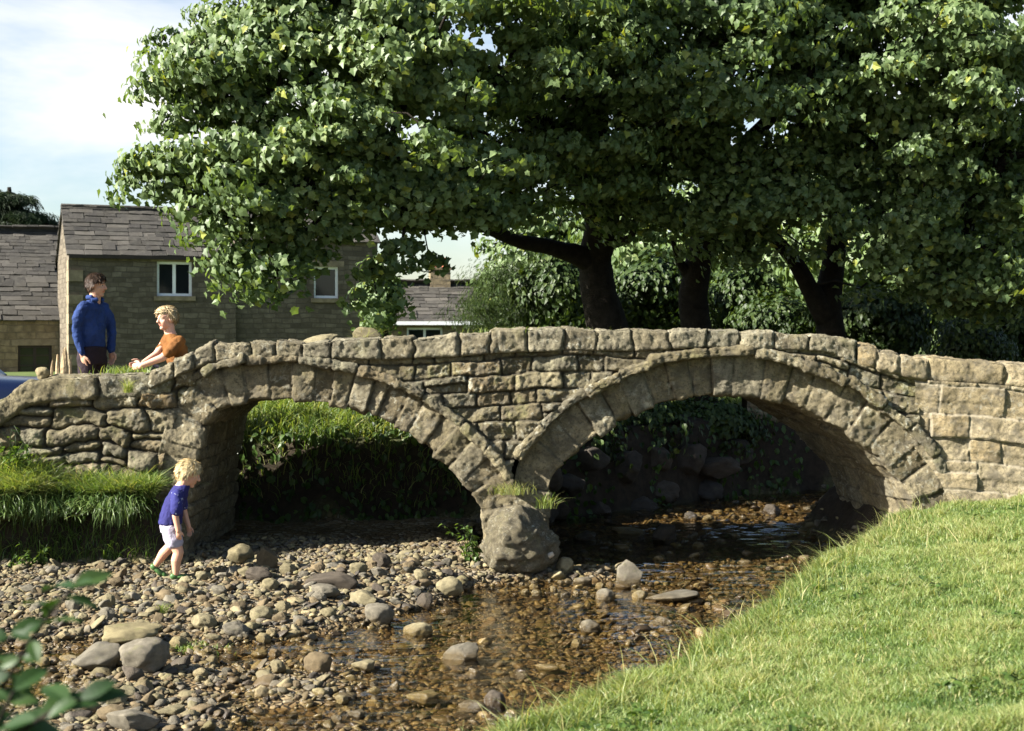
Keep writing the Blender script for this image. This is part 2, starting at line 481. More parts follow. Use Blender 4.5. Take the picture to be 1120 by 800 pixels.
def vault(name, path, yf, dep, seed, lo, hi):
    p, n, s = path; r = np.random.default_rng(seed)
    m1 = 34; rho = np.linspace(dep + .02, .035, m1)
    prof = [(q, 0.0, 0.0, -1.0) for q in rho]
    for a in np.linspace(0, np.pi / 2, 6)[1:-1]:
        prof.append((.035 - .035 * math.sin(a), .035 - .035 * math.cos(a), -math.sin(a), -math.cos(a)))
    for yy in np.concatenate([np.linspace(.035, .5, 22), np.linspace(.55, BACK - yf, 40)]): prof.append((0.0, yy, -1.0, 0.0))
    prof = np.array(prof); ns, npf = len(s), len(prof)
    S = np.repeat(s[:, None], npf, 1); Q = np.repeat(np.arange(npf)[None], ns, 0)
    base = p[:, None] + n[:, None] * prof[None, :, 0, None]
    W = np.stack([base[..., 0], np.broadcast_to(yf + prof[:, 1], (ns, npf)), base[..., 1]], -1)
    flat = W.reshape(-1, 3)
    warp = fbm(flat * 3.3, 2, seed) * .02
    bd = cuts(s[-1], lo, hi, r); k, a, b = sidx(bd, S.ravel() + warp)
    arc = np.concatenate([[0], np.cumsum(np.hypot(np.diff(prof[:, 0]), np.diff(prof[:, 1])))])
    qq = arc[Q.ravel()]
    # rows across the soffit, staggered stone by stone
    first = dep + .28 + .22 * _hash(k, k * 0 + 3, k * 0, seed)
    ev = np.where(qq < first, np.minimum(qq + .012, first - qq), np.abs(((qq - first) / .42) % 1.0 - .5) * -.42 + .21)
    e = rrect(np.minimum(a, b) + .0, ev, .02)
    hh = _hash(k, k * 0, np.floor((qq > first) * (1 + (qq - first) / .42)).astype(int), seed + 1); h2 = _hash(k, k * 0 + 7, k * 0, seed + 2)
    flat = flat.copy(); flat[:, 0] -= (SKEW if seed == 8 else .0) * np.maximum(flat[:, 1] - yf, 0)
    disp = -.03 * (1 - pillow(e, .02)) + (hh - .5) * .04 + fbm(flat * 21, 5, seed + 3, .68) * .013 + fbm(flat * 5, 2, seed + 4) * .016
    disp = disp + (h2 - .5) * .06 * ((a / np.maximum(a + b, .01)) - .5)
    Nn = n[:, None] * prof[None, :, 2, None]
    N3 = np.stack([Nn[..., 0], np.broadcast_to(prof[:, 3], (ns, npf)), Nn[..., 1]], -1).reshape(-1, 3)
    # ragged arris: each voussoir ends at its own height
    edge = np.exp(-((qq - dep) / .08) ** 2) * (h2 - .5) * .05
    V = flat + N3 * disp[:, None]
    nn3 = np.stack([np.repeat(n[:, None, 0], npf, 1), np.zeros((ns, npf)), np.repeat(n[:, None, 1], npf, 1)], -1).reshape(-1, 3)
    V = V + nn3 * edge[:, None]
    jt = 1 - sstep(0, .010, e)
    return obj(name, V, gridf(ns, npf, flip=True), M_vous, bridge, attrs={'sid': hh, 'jt': jt})


vault('arch_ring', PL, 13.055, DEP['L'], 5, .11, .21)['label'] = 'smaller left arch ring of tan voussoirs'
vault('arch_ring', PR, 13.085, DEP['R'], 8, .15, .29)['label'] = 'larger right arch ring of tan voussoirs'


def hood(path, dep, x0, x1, thick, yfr, yb, seed, lo, hi):
    """thin slabs laid over the arch ring, standing proud of the wall"""
    p, n, s = path; e0 = p + n * dep; r = np.random.default_rng(seed)
    k = (e0[:, 0] > x0) & (e0[:, 0] < x1) & (n[:, 1] > .15)
    p2, s2 = resample(e0[k], .012); nn = unit(smooth1(np.gradient(p2, axis=0), 25)); nn = np.stack([-nn[:, 1], nn[:, 0]], 1)
    prof = [(0.0, yb - .0, -1, 0)] + [(0.0, yy, -1, 0) for yy in np.linspace(yb, yfr + .025, 9)[1:]]
    for a in np.linspace(0, np.pi / 2, 5)[1:-1]: prof.append((.025 - .025 * math.cos(a), yfr + .025 - .025 * math.sin(a), -math.cos(a), -math.sin(a)))
    prof += [(q, yfr, 0, -1) for q in np.linspace(.025, thick - .03, 9)]
    for a in np.linspace(0, np.pi / 2, 5)[1:-1]: prof.append((thick - .03 + .03 * math.sin(a), yfr + .03 - .03 * math.cos(a), math.sin(a), -math.cos(a)))
    prof += [(thick, yy, 1, 0) for yy in np.linspace(yfr + .03, yb, 9)]
    prof = np.array(prof); ns, m = len(s2), len(prof)
    base = p2[:, None] + nn[:, None] * prof[None, :, 0, None]
    W = np.stack([base[..., 0], np.broadcast_to(prof[:, 1], (ns, m)), base[..., 1]], -1).reshape(-1, 3)
    Sx = np.repeat(s2, m) + fbm(W * 5, 2, seed) * .02
    bd = cuts(s2[-1], lo, hi, r); kk, a, b = sidx(bd, Sx)
    e = np.minimum(a, b); h1 = _hash(kk, kk * 0, kk * 0, seed); h2 = _hash(kk, kk * 0 + 1, kk * 0, seed); h3 = _hash(kk, kk * 0 + 2, kk * 0, seed)
    Nn = nn[:, None] * prof[None, :, 2, None]
    N3 = np.stack([Nn[..., 0], np.broadcast_to(prof[:, 3], (ns, m)), Nn[..., 1]], -1).reshape(-1, 3)
    disp = -.03 * (1 - pillow(e, .02)) + fbm(W * 13, 5, seed + 2, .68) * .021 + fbm(W * 4.5, 2, seed + 3) * .02
    V = W + N3 * disp[:, None]
    n3 = np.stack([np.repeat(nn[:, None, 0], m, 1), 0 * Nn[..., 0], np.repeat(nn[:, None, 1], m, 1)], -1).reshape(-1, 3)
    V = V + n3 * ((h1 - .5) * .03 + (h3 - .5) * .05 * (a / np.maximum(a + b, .01) - .5))[:, None]
    V[:, 1] += (h2 - .5) * .05
    ends = np.concatenate([W.reshape(ns, m, 3)[:1].reshape(-1, 3), W.reshape(ns, m, 3)[-1:].reshape(-1, 3)])
    fcap = [np.array([[i, i + 1, m - 2 - i] if i + 1 < m - 2 - i else [0, 1, 2] for i in range(m // 2)]), ]
    o = obj('hood_course', V, gridf(ns, m, flip=True), M_rough, bridge, attrs={'sid': h2, 'jt': 1 - sstep(0, .014, e)})
    return o


hood(PL, DEP['L'], W2(222, 0)[0], W2(562, 0)[0], .085, 12.955, 13.14, 15, .22, .5)['label'] = 'projecting slab course over the left arch'
hood(PR, DEP['R'], W2(570, 0)[0], W2(1030, 0)[0], .095, 12.95, 13.14, 18, .26, .55)['label'] = 'projecting slab course over the right arch'

# top line of the bridge and the underside of its coping, read off the photograph
TOP = np.array([W2(*q) for q in [(160, 408), (178, 400), (203, 388), (224, 379), (240, 375), (300, 372), (362, 374), (425, 372), (452, 368), (500, 366), (545, 362), (612, 360), (650, 361),
                                 (700, 363), (770, 361), (840, 366), (900, 366), (935, 375), (985, 387), (1012, 391), (1095, 395), (1160, 402), (1400, 425)]])
ztop = lambda x: np.interp(x, TOP[:, 0], TOP[:, 1])
LTOP = np.array([W2(*q) for q in [(-900, 540), (-330, 490), (-60, 458), (0, 439), (30, 417), (60, 412), (150, 409), (186, 404), (236, 402)]])


def pathdist(x, z, path):
    p, n, s = path; p = p[::3]; n = n[::3]; out = np.empty(len(x)); sg = np.empty(len(x))
    for c in range(0, len(x), 20000):
        dx = x[c:c + 20000, None] - p[None, :, 0]; dz = z[c:c + 20000, None] - p[None, :, 1]
        d = dx * dx + dz * dz; k = d.argmin(1); ii = np.arange(len(k))
        out[c:c + 20000] = np.sqrt(d[ii, k]); sg[c:c + 20000] = np.sign(dx[ii, k] * n[k, 0] + dz[ii, k] * n[k, 1])
    return out * sg


def course_wall(name, x0, x1, zlo, zhi_f, rows_lo, rows_hi, wlo, whi, yplan, seed, mat, mask, wob=.03, depth=.034, rad=.022, res=.0105,
                flip=False, split=.08, level=None, joint=.011, rel=.006, parent=None, nz_=1.0):
    """rubble facing: stones laid in rough courses, each one standing out by its own depth"""
    r = np.random.default_rng(seed)
    xs = np.arange(x0, x1, res); nz = int((max(zhi_f(xs)) - zlo) / res)
    U, Vv = np.meshgrid(xs, np.linspace(0, 1, nz), indexing='ij')
    top = zhi_f(U); Zg = zlo + (top - zlo) * Vv
    u = U.ravel(); z = Zg.ravel(); tp = top.ravel()
    q = np.stack([u, u * 0 + 3.3 * seed, z], -1)
    u2 = u + fbm(q * 4.2, 3, seed) * wob + fbm(q * 1.1, 2, seed + 9) * wob * 1.2
    lv = tp if level is None else level + 0 * tp
    d = (lv - z) + fbm(q * 4.0 + 9, 3, seed + 1) * wob * .75 + fbm(q * 1.0, 2, seed + 8) * wob
    rows = [-.9]
    while rows[-1] < max(tp) - zlo + 1.5: rows.append(rows[-1] + r.uniform(rows_lo, rows_hi))
    rows = np.array(rows)
    kr, ea, eb = sidx(rows, d)
    sid_k = np.zeros(len(u), int); eu = np.zeros(len(u))
    for k in range(len(rows) - 1):
        m = kr == k
        if not m.any(): continue
        h = rows[k + 1] - rows[k]; rr = np.random.default_rng(seed * 1000 + k)
        bd = cuts(x1 - x0 + 1, wlo * (.7 + h * 2), whi * (.7 + h * 2), rr, -rr.uniform(0, .3))
        kk, a, b = sidx(bd, u2[m] - x0); sid_k[m] = kk; eu[m] = np.minimum(a, b)
    ev = np.minimum(ea, eb)
    hs = _hash(sid_k, kr, kr * 0, seed)
    two = (hs < split) & (ea + eb > .13)
    mid = (ea + eb) * (.4 + .2 * _hash(sid_k, kr, kr * 0 + 1, seed))
    ev = np.where(two, np.minimum(ev, np.abs(ea - mid)), ev); up = two & (ea > mid)
    sid = _hash(sid_k, kr, up.astype(int) + 2, seed); s2 = _hash(sid_k, kr, up.astype(int) + 5, seed); s3 = _hash(sid_k, kr, up.astype(int) + 8, seed)
    e = rrect(eu, ev, rad) - rel * .5
    pos = np.stack([u, 0 * u, z], -1)
    disp = depth * (pillow(np.maximum(e, 0), rad) - 1) + (s2 - .5) * .055 - .03 * nz_ * np.abs(fbm(pos * 6.5 + 3, 3, seed + 12)) + fbm(pos * 19, 5, seed + 3, .68) * .017 * nz_ + fbm(pos * 4.4, 2, seed + 4) * .018 * nz_
    disp = disp + (s3 - .5) * .5 * np.clip(ea - ev, -.06, .06) + (sid - .5) * .22 * np.clip(eu, 0, .15)
    jt = 1 - sstep(0, joint, e + fbm(pos * 20, 2, seed + 6) * .006)
    V = np.stack([u, yplan(u) - disp * (1 if not flip else -1), z], -1)
    keep = mask(u, z)
    return obj(name, V, gridf(len(xs), nz, keep, flip=flip), mat, parent or bridge, attrs={'sid': sid, 'jt': jt})


def outside(u, z, m=.05):
    return (pathdist(u, z, PL) > DEP['L'] + m - .04) & (pathdist(u, z, PR) > DEP['R'] + m)
cop_under = lambda x: ztop(x) - np.interp(x, [-3.4, -2.6, -1.6, -.9, .4, 1.3, 2.4, 2.9, 3.3, 4.6], [.16, .155, .15, .2, .2, .17, .135, .15, .2, .22])

course_wall('spandrel_wall', -2.95, 3.72, -.1, cop_under, .10, .19, .20, .46, lambda u: 13.0 + 0 * u, 41, M_rough, lambda u, z: outside(u, z, .06))
inL = lambda u, z: (pathdist(u, z, PL) > DEP['L'] - .05)
course_wall('wing_wall', -9.0, -2.55, .35, lambda x: np.interp(x, LTOP[:, 0], LTOP[:, 1]) - .19 + sstep(-3.55, -3.1, x) * (ztop(x) - .06 - np.interp(x, LTOP[:, 0], LTOP[:, 1]) + .19), .12, .24, .20, .48, lambda u: 13.02 + 0 * u, 43, M_rough,
            lambda u, z: inL(u, z) & (z < 2.1), wob=.07, depth=.06, rad=.045, split=.2, level=1.56)['label'] = 'rough rubble wing wall above the left bank'
rplan = lambda u: 12.985 - .16 * np.maximum(u - 3.75, 0) - .02 * np.maximum(u - 3.75, 0) ** 2
course_wall('wing_wall', 3.68, 9.0, .2, cop_under, .19, .27, .24, .50, rplan, 47, M_pale,
            lambda u, z: pathdist(u, z, PR) > DEP['R'] - .06, wob=.016, depth=.014, rad=.018, split=.05, joint=.016, nz_=.45)['label'] = 'squared pale stone wing wall above the grass'
course_wall('back_face', -9, 9, -.1, lambda x: np.where(x < -3.1, np.interp(x, [-9, -4.2, -3.1], [.9, 1.0, ztop(-3.1) - .1]), ztop(x) - .1), .13, .2, .25, .5, lambda u: BACK - .02 + 0 * u, 51, M_rough,
            lambda u, z: (pathdist(u, z, PL) > .03) & (pathdist(u + SKEW * 2.15, z, PR) > .03), res=.04, flip=True)


def coping(name, pts, widths, hf, yplan, back, seed, mat, groove=.035, rnd=.032, jit=.016, lab=None):
    """big rounded edge stones along the top of the wall"""
    p2, s2 = resample(pts, .0115); r = np.random.default_rng(seed)
    h0 = hf(p2[:, 0]); ns = len(s2)
    tt = []
    for q in np.linspace(-.25, 0, 3)[:-1]: tt.append((0, q, 0, -1, 0))          # underside
    m = 16
    for v in np.linspace(0, 1, m): tt.append((v, 0, v, 0, -1))
    for q in np.concatenate([np.linspace(0, .12, 9)[1:], np.linspace(.16, back, 14)]): tt.append((1, q, 1, 1, 0))
    prof = np.array([(a, q if a == 1 else -q) for a, q, *_ in tt]); nz = np.array([x[3] for x in tt], float); ny = np.array([x[4] for x in tt], float)
    M = len(tt)
    Vh = np.broadcast_to(prof[:, 0], (ns, M)); Qy = np.broadcast_to(prof[:, 1], (ns, M))
    u = np.repeat(p2[:, 0], M); z = (p2[:, 1][:, None] - h0[:, None] * (1 - Vh)).ravel(); yy = Qy.ravel()
    W = np.stack([u, yplan(u) + yy, z], -1)
    bd = np.concatenate([[-.01], np.cumsum(widths)]); bd = bd[bd < s2[-1] - .08]; bd = np.append(bd, s2[-1] + .01)
    kk, a, b = sidx(bd, np.repeat(s2, M) + fbm(W * 6, 3, seed) * .03)
    hB = (Vh * h0[:, None]).ravel(); hT = ((1 - Vh) * h0[:, None]).ravel() + 0
    ef = np.minimum(hB, np.where(yy > .001, 1e3, hT)); et = np.where(yy > .001, yy, 1e3)
    ev = np.where(yy > .001, et, ef)
    eu = np.minimum(a, b)
    h1 = _hash(kk, kk * 0, kk * 0, seed); h2 = _hash(kk, kk * 0 + 1, kk * 0, seed); h3 = _hash(kk, kk * 0 + 2, kk * 0, seed)
    N3 = np.zeros((len(u), 3)); N3[:, 2] = np.tile(nz, ns); N3[:, 1] = np.tile(ny, ns)
    round_ = (1 - pillow(np.maximum(ev, 0), rnd)) * rnd * .55
    disp = -groove * (1 - pillow(np.maximum(eu - .004, 0), rnd)) - round_ + fbm(W * 17, 5, seed + 3, .68) * .017 + fbm(W * 4, 2, seed + 4) * .02
    V = W + N3 * disp[:, None]
    # the arris is pulled in along both normals
    pull = (1 - pillow(np.maximum(np.minimum(ev, 1), 0), rnd)) * rnd * .5
    V[:, 1] += np.where((yy <= .001), 0, 0)
    V[:, 2] -= np.where((Vh.ravel() == 1) | (hT < rnd), pull * (hT < rnd), 0) * .4
    V[:, 1] += np.where((yy < rnd) & (yy > .001), pull * .4, 0)
    V[:, 2] += (h1 - .5) * jit * 2 * (Vh.ravel()) + (h3 - .5) * .08 * (a / np.maximum(a + b, .01) - .5) * Vh.ravel()
    V[:, 1] += (h2 - .5) * jit * 2.2
    o = obj(name, V, gridf(ns, M, flip=True), mat, bridge, attrs={'sid': h3, 'jt': 1 - sstep(.001, .010, eu)})
    if lab: o['label'] = lab
    return o


mpx = lambda *w: np.array(w) * S0
xs_ = np.array([W2(p, 0)[0] for p in (163, 178, 203, 235, 275, 306, 362, 416, 452, 500, 545, 612, 650, 700, 770, 840, 900, 938)])
coping('coping_course', np.stack([xs_, ztop(xs_)], 1), mpx(30, 26, 24, 36, 31, 28, 30, 54, 37, 49, 35, 40, 39, 38, 38, 41, 41, 38, 37, 37, 55, 42), cop_under_h := (lambda x: ztop(x) - cop_under(x) + .004),
       lambda u: 12.97 + 0 * u, .5, 61, M_cop, lab='row of rounded edge stones along the bridge top')
xs2 = np.array([W2(p, 0)[0] for p in (938, 985, 1012, 1095, 1160, 1400)])
coping('coping_course', np.stack([xs2, ztop(xs2)], 1), mpx(22, 27, 28, 83, 92, 70, 80), lambda x: np.interp(x, [3.1, 3.5, 3.8, 9], [.2, .2, .225, .24]), lambda u: rplan(u) - .015, .45, 63, M_pale,
       groove=.03, rnd=.06, lab='long smooth pale slabs on the right wing wall')
coping('coping_course', LTOP[:8], mpx(150, 230, 240, 240, 160, 150, 70, 58, 88, 34, 40), lambda x: .225 + 0 * x, lambda u: 12.985 + 0 * u, .42, 65, M_rough, groove=.05, rnd=.055, jit=.025,
       lab='huge rough slabs on the left wing wall')

# the walkway behind the edge stones, falling to the lane on the left
dx = np.arange(-9, 9.01, .06); dy = np.linspace(13.3, BACK, 24)
DX, DY = np.meshgrid(dx, dy, indexing='ij')
DZ = np.where(DX < -3.0, np.interp(DX, [-9, -4.3, -3.9, -3.45, -3.0], [.95, 1.02, 1.12, 1.5, ztop(-3.0) - .07]), ztop(DX) - .07)
dp = np.stack([DX, DY, DZ], -1).reshape(-1, 3); dp[:, 2] += fbm(dp * 3, 3, 81) * .02
M_earth = mat_simple('trodden_earth', (.12, .10, .06), .95, .1, .4, 5, .5, .02)
obj('walkway', dp, gridf(len(dx), len(dy)), M_earth, bridge)
# core of the piers and abutments, so that no light leaks through
for x0, x1, z1 in ((W2(545, 0)[0], W2(586, 0)[0], .75), (-9, -3.35, .6), (4.1, 9, 1.2)):
    core = MB(); v_, f_ = box(((x0 + x1) / 2, 14.15, (z1 - .5) / 2), (x1 - x0, 1.7, z1 + .5)); v_[:, 0] -= SKEW * .5 * (v_[:, 1] - 13.05); core.add(v_, f_); core.build('core', M_rough, bridge, smooth=False)

# low revetment of the far bank, seen through the right arch
rev = thing('stone_revetment', (4.0, 19.4, 0), 'low stone revetment of the far bank seen through the right arch', 'wall')
course_wall('face', 3.15, 5.4, -.15, lambda x: 1.32 + .06 * np.sin(x * 3), .16, .28, .3, .6, lambda u: 19.02 + .46 * (u - 3.1), 57, M_pale, lambda u, z: z > -9, wob=.05, depth=.05, rad=.05, res=.03, parent=rev)
xb = np.linspace(3.15, 5.4, 12); vb = np.concatenate([np.stack([xb, 19.06 + .46 * (xb - 3.1), 0 * xb + 1.28], 1), np.stack([xb, 19.5 + .46 * (xb - 3.1), 0 * xb + 1.3], 1), np.stack([xb, 19.5 + .46 * (xb - 3.1), 0 * xb - .1], 1)])
obj('backing', vb, np.concatenate([np.array([[r * 12 + k, r * 12 + k + 1, r * 12 + k + 13, r * 12 + k + 12] for k in range(11)]) for r in (0, 1)]), M_earth, rev)

# turf lip of the left bank, undercut by the stream
lx = np.arange(-7.2, -3.24, .05); ly = np.linspace(0, 1, 22)
LX, LYt = np.meshgrid(lx, ly, indexing='ij'); edge_y = np.interp(lx, [-7.2, -6.5, -5.2, -4.2, -3.2], [12.22, 12.36, 12.62, 12.66, 12.72]) + .05 * np.sin(lx * 7.3) + .05 * np.sin(lx * 3.1 + 1)
lip = []
for k_, tt_ in enumerate(ly):
    if tt_ < .62: q_ = tt_ / .62; yy_ = edge_y + .6 * (1 - q_) ; zz_ = .70 + .10 * (1 - q_) - .05 * q_ ** 3 + 0 * lx
    else: q_ = (tt_ - .62) / .38; yy_ = edge_y + .0 + .55 * q_ ** 2 ; zz_ = .65 - .16 * np.sin(q_ * 1.57) ** .7 + 0 * lx
    lip.append(np.stack([lx, yy_, zz_], 1))
lip = np.stack(lip, 1).reshape(-1, 3); lip[:, 2] += fbm(lip * 2.2, 3, 91) * .05; lip[:, 1] += fbm(lip * 2.8, 4, 92) * .13
M_turf = mat_simple('turf', (.035, .035, .014), .95, .1, .4, 9, .7, .03)
tag(obj('turf_lip', lip, gridf(len(lx), len(ly), flip=False), M_turf), kind='structure')
lip_y = lambda x: np.interp(x, lx, edge_y)
# ------------------------------------------------------------------ leaves and trees
_half = [(.34, .0), (.34, .22), (.52, .46), (.31, .60)]
_LO = np.array([(0, 0)] + _half + [(0, 1.0)] + [(-x, y) for x, y in _half[::-1]])
LEAF5 = (np.concatenate([_LO, [(0, .34)]]), np.array([[k, (k + 1) % 10, 10] for k in range(10)]))
_LO2 = np.array([(0, 0), (.3, .22), (.34, .55), (0, 1), (-.34, .55), (-.3, .22)])
LEAFO = (np.concatenate([_LO2, [(0, .4)]]), np.array([[k, (k + 1) % 6, 6] for k in range(6)]))
_LO3 = np.array([(0, 0), (.3, .45), (0, 1), (-.3, .45)])
LEAFD = (_LO3, np.array([[0, 1, 2], [0, 2, 3]]))
_LO4 = np.array([(0, 0), (.07, .4), (0, 1), (-.07, .4)])
NEEDLE = (_LO4, np.array([[0, 1, 2], [0, 2, 3]]))


def leaves(pos, nrm, tip, size, rnd, tmpl=LEAF5, fold=.28, droop=.25):
    T, Fc = tmpl; N = len(pos); k = len(T)
    nrm = unit(nrm); A = unit(tip - nrm * (tip * nrm).sum(1, keepdims=True)); B = np.cross(A, nrm)
    x, y = T[:, 0], T[:, 1]; z = fold * np.abs(x) - droop * y * y
    V = pos[:, None] + size[:, None, None] * (x[None, :, None] * B[:, None] + y[None, :, None] * A[:, None] + z[None, :, None] * nrm[:, None])
    Fa = (Fc[None] + (np.arange(N) * k)[:, None, None]).reshape(-1, Fc.shape[1])
    return V.reshape(-1, 3), Fa, np.repeat(rnd, k)


SYC = [(.036, .064, .022), (.06, .096, .033), (.092, .138, .05), (.125, .175, .07), (.155, .205, .086), (.25, .27, .05)]
M_syc = mat_leaf('sycamore_leaf', SYC, .28, .48, .32)
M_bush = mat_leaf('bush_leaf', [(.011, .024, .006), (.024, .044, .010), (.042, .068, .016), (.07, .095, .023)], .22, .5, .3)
M_pine = mat_leaf('pine_needle', [(.012, .022, .010), (.022, .036, .016), (.03, .05, .02)], .1, .6, .2)
M_bark = mat_simple('bark', (.02, .017, .013), .95, .1, .45, 9, .9, .03)


def sample_ell(ells, n, rng, rmin=.4, back=.45, gaps=False):
    """clump centres spread through a union of ellipsoids (centre, radii)"""
    wgt = np.array([r[0] * r[1] * r[2] for _, r in ells]) ** (2 / 3); wgt = wgt / wgt.sum(); out = []; tries = 0
    while len(out) < n and tries < n * 40:
        tries += 1
        c, r = ells[rng.choice(len(ells), p=wgt)]; d = unit(rng.normal(size=3)); q = rng.uniform(rmin ** 2, 1) ** .5
        if d[1] > .25 and rng.random() > back: continue
        p = np.array(c) + d * q * np.array(r)
        if gaps and q > .62 and fbm(p[None] * np.array([.85, .85, 1.5]), 2, 412)[0] < -.12: continue
        if any((((p - np.array(c2)) / np.array(r2)) ** 2).sum() < rmin ** 2 * .8 for c2, r2 in ells): continue
        out.append(p)
    return np.array(out)


def crown_leaves(cl, ctr, per, rad, size, rng, tmpl=LEAF5, flat=.38, up=.36, outw=.85):
    PV, FV, AV = [], [], []; n0 = 0
    for p in cl:
        n = int(per * rng.uniform(.65, 1.35)); a = rad * rng.uniform(.65, 1.3)
        d = unit(rng.normal(size=(n, 3))); q = rng.uniform(.25, 1, (n, 1)) ** .5
        q = q * np.where(rng.random((n, 1)) < .16, rng.uniform(1.1, 1.75, (n, 1)), 1)
        off = d * q * np.array([a, a, a * flat]); r2 = (off[:, :2] ** 2).sum(1) / a ** 2; off[:, 2] -= .28 * a * r2
        pos = p + off
        oc = unit(p - ctr); hor = np.concatenate([d[:, :2], -.35 + 0 * d[:, 2:]], 1)
        nr = np.array([0, 0, up]) + outw * (oc * .8 + d * .55) + rng.normal(size=(n, 3)) * .38
        tip = hor + rng.normal(size=(n, 3)) * .35 + np.array([0, 0, -.5])
        tint = np.clip(rng.normal(.42 + rng.uniform(-.14, .14), .17, n), 0, .84); tint[rng.random(n) < .03] = .97
        V, Fa, A = leaves(pos, nr, tip, size * rng.uniform(.65, 1.3, n), tint, tmpl)
        PV.append(V); FV.append(Fa + n0); AV.append(A); n0 += len(V)
    return np.concatenate(PV), np.concatenate(FV), np.concatenate(AV)


def grow(nodes, rad, cl, rng, rtip=.009, sag=.12, p0=.46):
    """branches that join every clump to the nearest wood grown so far"""
    pts = [np.array(n) for n in nodes]; par = list(range(-1, len(nodes) - 1)); fixed = {i: r for i, r in enumerate(rad)}
    segs = []
    order = np.argsort(np.min(np.linalg.norm(cl[:, None] - np.array(nodes)[None], axis=2), axis=1))
    for ci in order:
        c = cl[ci]; A = np.array(pts); dd = np.linalg.norm(A - c, axis=1) + .35 * np.maximum(0, A[:, 2] - c[2])
        k = int(dd.argmin()); L = np.linalg.norm(c - pts[k]); m = max(2, int(L / .45)); prev = k; chain_ = [k]
        for j in range(1, m + 1):
            t_ = j / m; q = pts[k] * (1 - t_) + c * t_ + np.array([0, 0, math.sin(math.pi * t_) * sag * L]) + rng.normal(size=3) * .035 * L * (t_ < 1)
            pts.append(q); par.append(prev); prev = len(pts) - 1; chain_.append(prev)
        segs.append(chain_)
    cnt = np.zeros(len(pts))
    for s_ in segs: cnt[s_[-1]] += 1
    for i in range(len(pts) - 1, -1, -1):
        if par[i] >= 0: cnt[par[i]] += cnt[i]
    r = rtip * np.maximum(cnt, 1) ** p0
    for i, q in fixed.items(): r[i] = q
    mb = MB()
    for s_ in segs:
        rr = r[s_].copy(); rr[0] = min(rr[0], rr[1] * 1.25)
        mb.add(*tube(np.array([pts[i] for i in s_]), rr, 6 if rr.max() > .03 else 4, False))
    return mb


def bark_tube(mb, pts, rad, n=18, seed=0, flare=0.0):
    p2, s = resample(np.array(pts), .12); rr = np.interp(np.linspace(0, 1, len(p2)), np.linspace(0, 1, len(rad)), rad)
    V, fs = tube(p2, rr, n, True); m = len(p2)
    c = np.repeat(p2, n, 0); d = V[:m * n] - c
    k = 1 + .12 * fbm(V[:m * n] * 2.2, 3, seed) + .08 * fbm(V[:m * n] * np.array([9, 9, 2.0]), 2, seed + 1)
    V[:m * n] = c + d * k[:, None]
    mb.add(V, fs)


def tree(name, label, base, trunks, ells, nclump, per, rad, lsize, seed, group=None, tmpl=LEAF5, mat=None, extra=None, **kw):
    rng = np.random.default_rng(seed); root = thing(name, base, label, 'tree', group)
    cl = sample_ell(ells, nclump, rng, kw.pop('rmin', .4), kw.pop('back', .45), tmpl is LEAF5)
    if extra is not None: cl = np.concatenate([cl, np.array(extra)])
    mb = MB(); nodes, rads = [], []
    for pts, rd in trunks:
        bark_tube(mb, pts, rd, 20, seed)
        p2, _ = resample(np.array(pts), .5); nodes += list(p2); rads += list(np.interp(np.linspace(0, 1, len(p2)), np.linspace(0, 1, len(rd)), rd))
    keep = [i for i, p in enumerate(nodes) if p[2] > base[2] + 1.3] or list(range(len(nodes)))
    g = grow([nodes[i] for i in keep], [rads[i] for i in keep], cl, rng)
    mb.V += g.V
    for k in g.F: mb.F.setdefault(k, []).extend([f + mb.n for f in g.F[k]]); mb.M.setdefault(k, []).extend(g.M[k])
    mb.A += g.A; mb.n += g.n
    mb.build('trunk', M_bark, root)
    ctr = cl.mean(0)
    V, Fa, A = crown_leaves(cl, ctr, per, rad, lsize, rng, tmpl, **kw)
    add('crown', mesh_data('crown', V, Fa, mat or M_syc, {'rnd': A}, False), root)
    return root


def E(px, py, Y, rx, ry, rz): return (P(px, py, Y), (rx, ry, rz))


gz = lambda x, y: float(zfun(np.array([x]), np.array([y]))[0])
def B0(px, Y):
    x = (px - CX) * Y / F; return np.array([x, Y, gz(x, Y) - .1])

TG = 'sycamores behind the bridge'
drops = [P(q[0], q[1], q[2] - 1.5) for q in [(262, 268, 18.2), (288, 276, 18.4), (238, 240, 18.3), (308, 262, 18.6), (275, 246, 18.1), (330, 258, 18.5), (342, 272, 18.6), (300, 306, 18.3), (272, 288, 18.5), (355, 235, 18.4), (385, 240, 18.6), (250, 215, 18.0), (205, 190, 18.4), (180, 205, 18.5), (252, 292, 18.2), (245, 275, 18.0), (268, 305, 18.0), (285, 318, 18.2), (300, 290, 18), (322, 285, 18.3), (365, 252, 18.3), (412, 322, 18.8), (405, 295, 18.6),
                         (425, 285, 18.6), (440, 265, 18.6), (470, 285, 19.0), (148, 190, 18.6), (160, 175, 18.4), (172, 60, 18.8), (165, 95, 18.6), (180, 40, 18.9), (150, 205, 18.5), (205, 225, 18.2), (225, 252, 18.1)]]
b1 = B0(672, 22)
